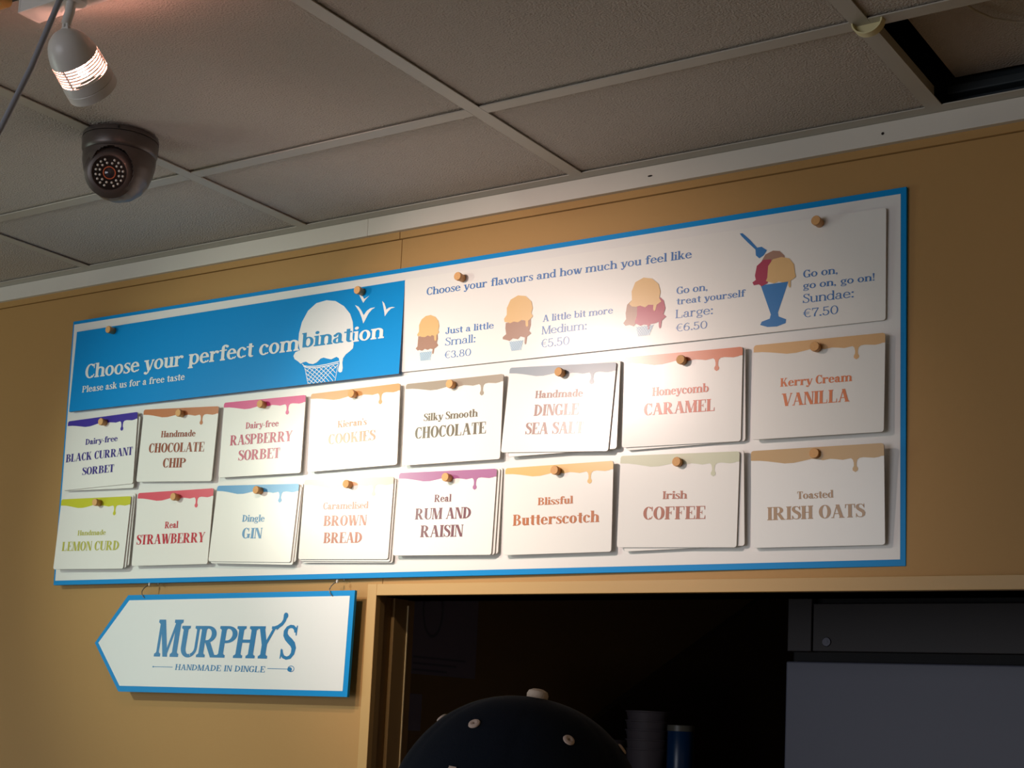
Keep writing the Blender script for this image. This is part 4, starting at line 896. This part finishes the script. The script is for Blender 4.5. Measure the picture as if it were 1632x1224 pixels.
for s_ in (-1, 1):
    k = len(N)
    N += [((s_*.125, .01, 1.255), .052, .052), ((s_*.175, .01, 1.215), .046, .046), ((s_*.20, .0, 1.07), .038, .040), ((s_*.205, -.01, .95), .033, .035), ((s_*.17, -.12, .93), .027, .028), ((s_*.13, -.21, .945), .021, .021), ((s_*.12, -.25, .945), .030, .016), ((s_*.115, -.285, .940), .028, .012)]
    E_ += [(3, k), (k, k+1), (k+1, k+2), (k+2, k+3), (k+3, k+4), (k+4, k+5), (k+5, k+6), (k+6, k+7)]
    hb = k+7
    for f_, (dx, ln) in enumerate(((-.024, .050), (-.008, .060), (.008, .062), (.024, .052))):
        q = len(N); bx0 = s_*.115 + dx
        N += [((bx0, -.300, .940), .0085, .0085), ((bx0+dx*.15, -.300 - ln*.5, .934), .008, .008), ((bx0+dx*.2, -.300 - ln*.9, .922), .0068, .0068)]
        E_ += [(hb, q), (q, q+1), (q+1, q+2)]
    q = len(N); N += [((s_*.115 - s_*.034, -.262, .938), .010, .010), ((s_*.115 - s_*.050, -.285, .934), .0088, .0088), ((s_*.115 - s_*.054, -.308, .930), .0075, .0075)]; E_ += [(k+6, q), (q, q+1), (q+1, q+2)]
    k = len(N)
    N += [((s_*.085, 0, .80), .085, .088), ((s_*.09, -.005, .60), .066, .070), ((s_*.09, 0, .455), .050, .054), ((s_*.092, .01, .30), .048, .055), ((s_*.095, .015, .09), .033, .036), ((s_*.10, -.01, .042), .036, .036), ((s_*.105, -.13, .032), .038, .028)]
    E_ += [(0, k), (k, k+1), (k+1, k+2), (k+2, k+3), (k+3, k+4), (k+4, k+5), (k+5, k+6)]
me = skin_mesh('person', N, E_)
# face: nose, lips and chin by moving the surface of the head
for v in me.vertices:
    x, y, z = v.co
    if z > 1.36 and y < -.03:
        g = lambda cx, cz, sx, sz: math.exp(-((x-cx)/sx)**2 - ((z-cz)/sz)**2)
        v.co.y -= .026*g(0, 1.452, .012, .016) + .012*g(0, 1.475, .009, .02) + .008*g(0, 1.415, .022, .010) + .010*g(0, 1.385, .022, .014) - .008*g(.03, 1.480, .014, .012) - .008*g(-.03, 1.480, .014, .012)
person = link_mesh('person', me, [M_SKIN])
person.location = (PX, PY, 0); TURN = math.radians(-33); person.rotation_euler = (0, 0, TURN)
tag(person, 'person in a navy cap with pale eyelets, dark clothes, standing below the price board', 'person')
def shell(name, zlo, zhi, m, off, armcut=.75, cond=None):
    bm = bmesh.new(); bm.from_mesh(me)
    for v in bm.verts: v.co += v.normal*off
    dead = [f for f in bm.faces if not cond(f.calc_center_median())]
    bmesh.ops.delete(bm, geom=dead, context='FACES')
    bmesh.ops.solidify(bm, geom=bm.faces[:], thickness=-.003)
    return obj(name, bm, m, person, True)
shell('shirt', 0, 0, M_SHIRT, .010, cond=lambda c: .86 < c.z < 1.305 and (c.y > -.09 or (abs(c.x) < .095 and c.y > -.128)) and not (abs(c.x) > .165 and c.z < 1.02))
shell('trousers', 0, 0, M_TROU, .007, cond=lambda c: .075 < c.z < .885 and abs(c.x) < .175 and c.y > -.15)
shell('shoes', 0, 0, M_BLK, .006, cond=lambda c: c.z < .085)
bm = bmesh.new()
for s_ in (-1, 1):
    lathe(bm, [(0, .013), (.008, .010), (.012, .004), (.0125, 0), (.012, -.004), (.008, -.010), (0, -.013)], 14, Matrix.Translation((s_*.030, -.082, 1.478)) )
obj('eyes', bm, mat('eye_white', rgb(225, 222, 215), 0.2), person, True)
bm = bmesh.new()
for s_ in (-1, 1): lathe(bm, [(0, .0008), (.005, .0006), (.0055, 0), (0, 0)], 12, Matrix.Translation((s_*.030, -.0945, 1.478)) @ Matrix.Rotation(PI/2, 4, 'X'))
obj('irises', bm, mat('iris', rgb(60, 44, 34), 0.2), person, True)
bm = bmesh.new()
for s_ in (-1, 1):
    bmesh.ops.create_uvsphere(bm, u_segments=14, v_segments=10, radius=1, matrix=Matrix.Translation((s_*.080, .004, 1.468)) @ Matrix.Rotation(s_*.25, 4, 'Z') @ Matrix.Diagonal((.007, .017, .030, 1)))
obj('ears', bm, M_SKIN, person, True)
bm = bmesh.new(); bmesh.ops.create_uvsphere(bm, u_segments=8, v_segments=6, radius=1, matrix=Matrix.Translation((0, -.094, 1.413)) @ Matrix.Diagonal((.024, .006, .006, 1)))
obj('mouth', bm, mat('lips', rgb(170, 96, 88), 0.5), person, True)
bm = bmesh.new(); bmesh.ops.create_uvsphere(bm, u_segments=28, v_segments=18, radius=1, matrix=Matrix.Translation((0, .012, 1.475)) @ Matrix.Diagonal((.086, .095, .085, 1)))
bmesh.ops.delete(bm, geom=[v for v in bm.verts if v.co.y < -.02 or v.co.z < 1.40], context='VERTS')
bmesh.ops.solidify(bm, geom=bm.faces[:], thickness=.004); obj('hair', bm, M_HAIR, person, True)
# cap
M_CAP = mat('cap_navy', rgb(19, 26, 38), 0.9, 0.15, bump=(700, .3, .001), noise=(60, .12)); M_THR = mat('cap_thread', rgb(206, 184, 172), 0.8)
cap = empty('cap', (0, .003, 1.501)); cap.parent = person
cap.rotation_euler = (Matrix.Rotation(-TURN, 3, 'Z') @ Matrix.Rotation(math.radians(7), 3, Vector((fw.x, fw.y, 0)).normalized()) @ Matrix.Rotation(TURN, 3, 'Z')).to_euler()
A_, B_, C_ = .0985, .106, .112
def crown(a, e):     # angle round the head (0 = front), elevation 0..pi/2
    k = math.cos(e)
    kk = k**0.92
    seam = 1 - .010*math.exp(-((((math.degrees(a)+30) % 60) - 30)/3.5)**2)*math.sin(2*e)
    return Vector((-A_*math.sin(a)*kk*seam, -B_*math.cos(a)*kk*seam, C_*math.sin(e)**1.0*(1 - .012*(1-seam)*50*.2)))
bm = bmesh.new(); na, ne = 120, 22; rows = []
for j in range(ne): rows.append([bm.verts.new(crown(2*PI*i/na, PI/2*j/ne)) for i in range(na)])
apex = bm.verts.new((0, 0, C_))
for a, b in zip(rows, rows[1:]):
    for i in range(na): bm.faces.new((a[i], a[(i+1) % na], b[(i+1) % na], b[i]))
for i in range(na): bm.faces.new((rows[-1][i], rows[-1][(i+1) % na], apex))
bmesh.ops.recalc_face_normals(bm, faces=bm.faces)
bmesh.ops.solidify(bm, geom=bm.faces[:], thickness=.002)
crown_o = obj('cap_crown', bm, M_CAP, cap, True)
# brim
bm = bmesh.new(); ro = []
for i in range(25):
    a = math.radians(-62 + 124*i/24); inn_ = crown(a, 0)
    out_ = Vector((-.100*math.sin(a)*.98, -(.106*math.cos(a) + .070*max(0, math.cos(a*1.40))), -.006 - .022*(math.sin(a))**2))
    ro.append([bm.verts.new(inn_ + Vector((0, .004, .002))), bm.verts.new((inn_+out_)/2 + Vector((0, 0, .004 - .012*math.sin(a)**2))), bm.verts.new(out_)])
for a, b in zip(ro, ro[1:]):
    for k in (0, 1): bm.faces.new((a[k], a[k+1], b[k+1], b[k]))
bmesh.ops.recalc_face_normals(bm, faces=bm.faces); bmesh.ops.solidify(bm, geom=bm.faces[:], thickness=.003)
obj('cap_brim', bm, M_CAP, cap, True)
obj('cap_button', lathe(bmesh.new(), [(0, .0068), (.004, .0064), (.0075, .0048), (.0088, .002), (.0085, -.001), (0, -.001)], 20, Matrix.Translation((0, 0, C_ + .0005))), mat('cap_button', rgb(216, 196, 178), 0.8, bump=(900, .4, .001)), cap, True)
for k in range(6):
    a = math.radians(30 + 60*k); e = math.radians(48)
    p0 = crown(a, e); nn = Vector((p0.x/A_**2, p0.y/B_**2, p0.z/C_**2)).normalized()
    MM = Matrix.Translation(p0 + nn*.0004) @ nn.to_track_quat('Z', 'Y').to_matrix().to_4x4()
    obj('cap_eyelet', lathe(bmesh.new(), [(.0009, .0), (.0012, .0012), (.0028, .0016), (.0044, .0010), (.0048, 0)], 18, MM), M_THR, cap, True)
# embroidered letters on the front of the crown
P_ = Pen(.16, .10, .09, .06); glyph('A', P_); pa = P_.P; P_ = Pen(.16, .10, .09, .06); glyph('s', P_)
pol = [[(x*.044 - .034, y*.044) for x, y in p] for p in pa] + [[(x*.044 + .004, y*.042) for x, y in p] for p in P_.P]
vs, fs = [], []
cut = []
for p in pol:
    if len(p) != 4: cut.append(p); continue
    L2 = lambda a, b, t: (a[0]+(b[0]-a[0])*t, a[1]+(b[1]-a[1])*t)
    for i in range(6):
        for j in range(3):
            q = lambda u, v: L2(L2(p[0], p[1], u), L2(p[3], p[2], u), v)
            cut.append([q(j/3, i/6), q((j+1)/3, i/6), q((j+1)/3, (i+1)/6), q(j/3, (i+1)/6)])
for p in cut:
    k = len(vs)
    for x, y in p:
        e = math.radians(3) + y/.108; a = -(x+.076)/.100 
        c = crown(a, e); nn = Vector((c.x/A_**2, c.y/B_**2, c.z/C_**2)).normalized(); vs.append(c + nn*.0014)
    fs.append(list(range(k, k+len(p))))
ml = bpy.data.meshes.new('embroidery'); ml.from_pydata(vs, [], fs); link_mesh('embroidery', ml, M_THR, cap)
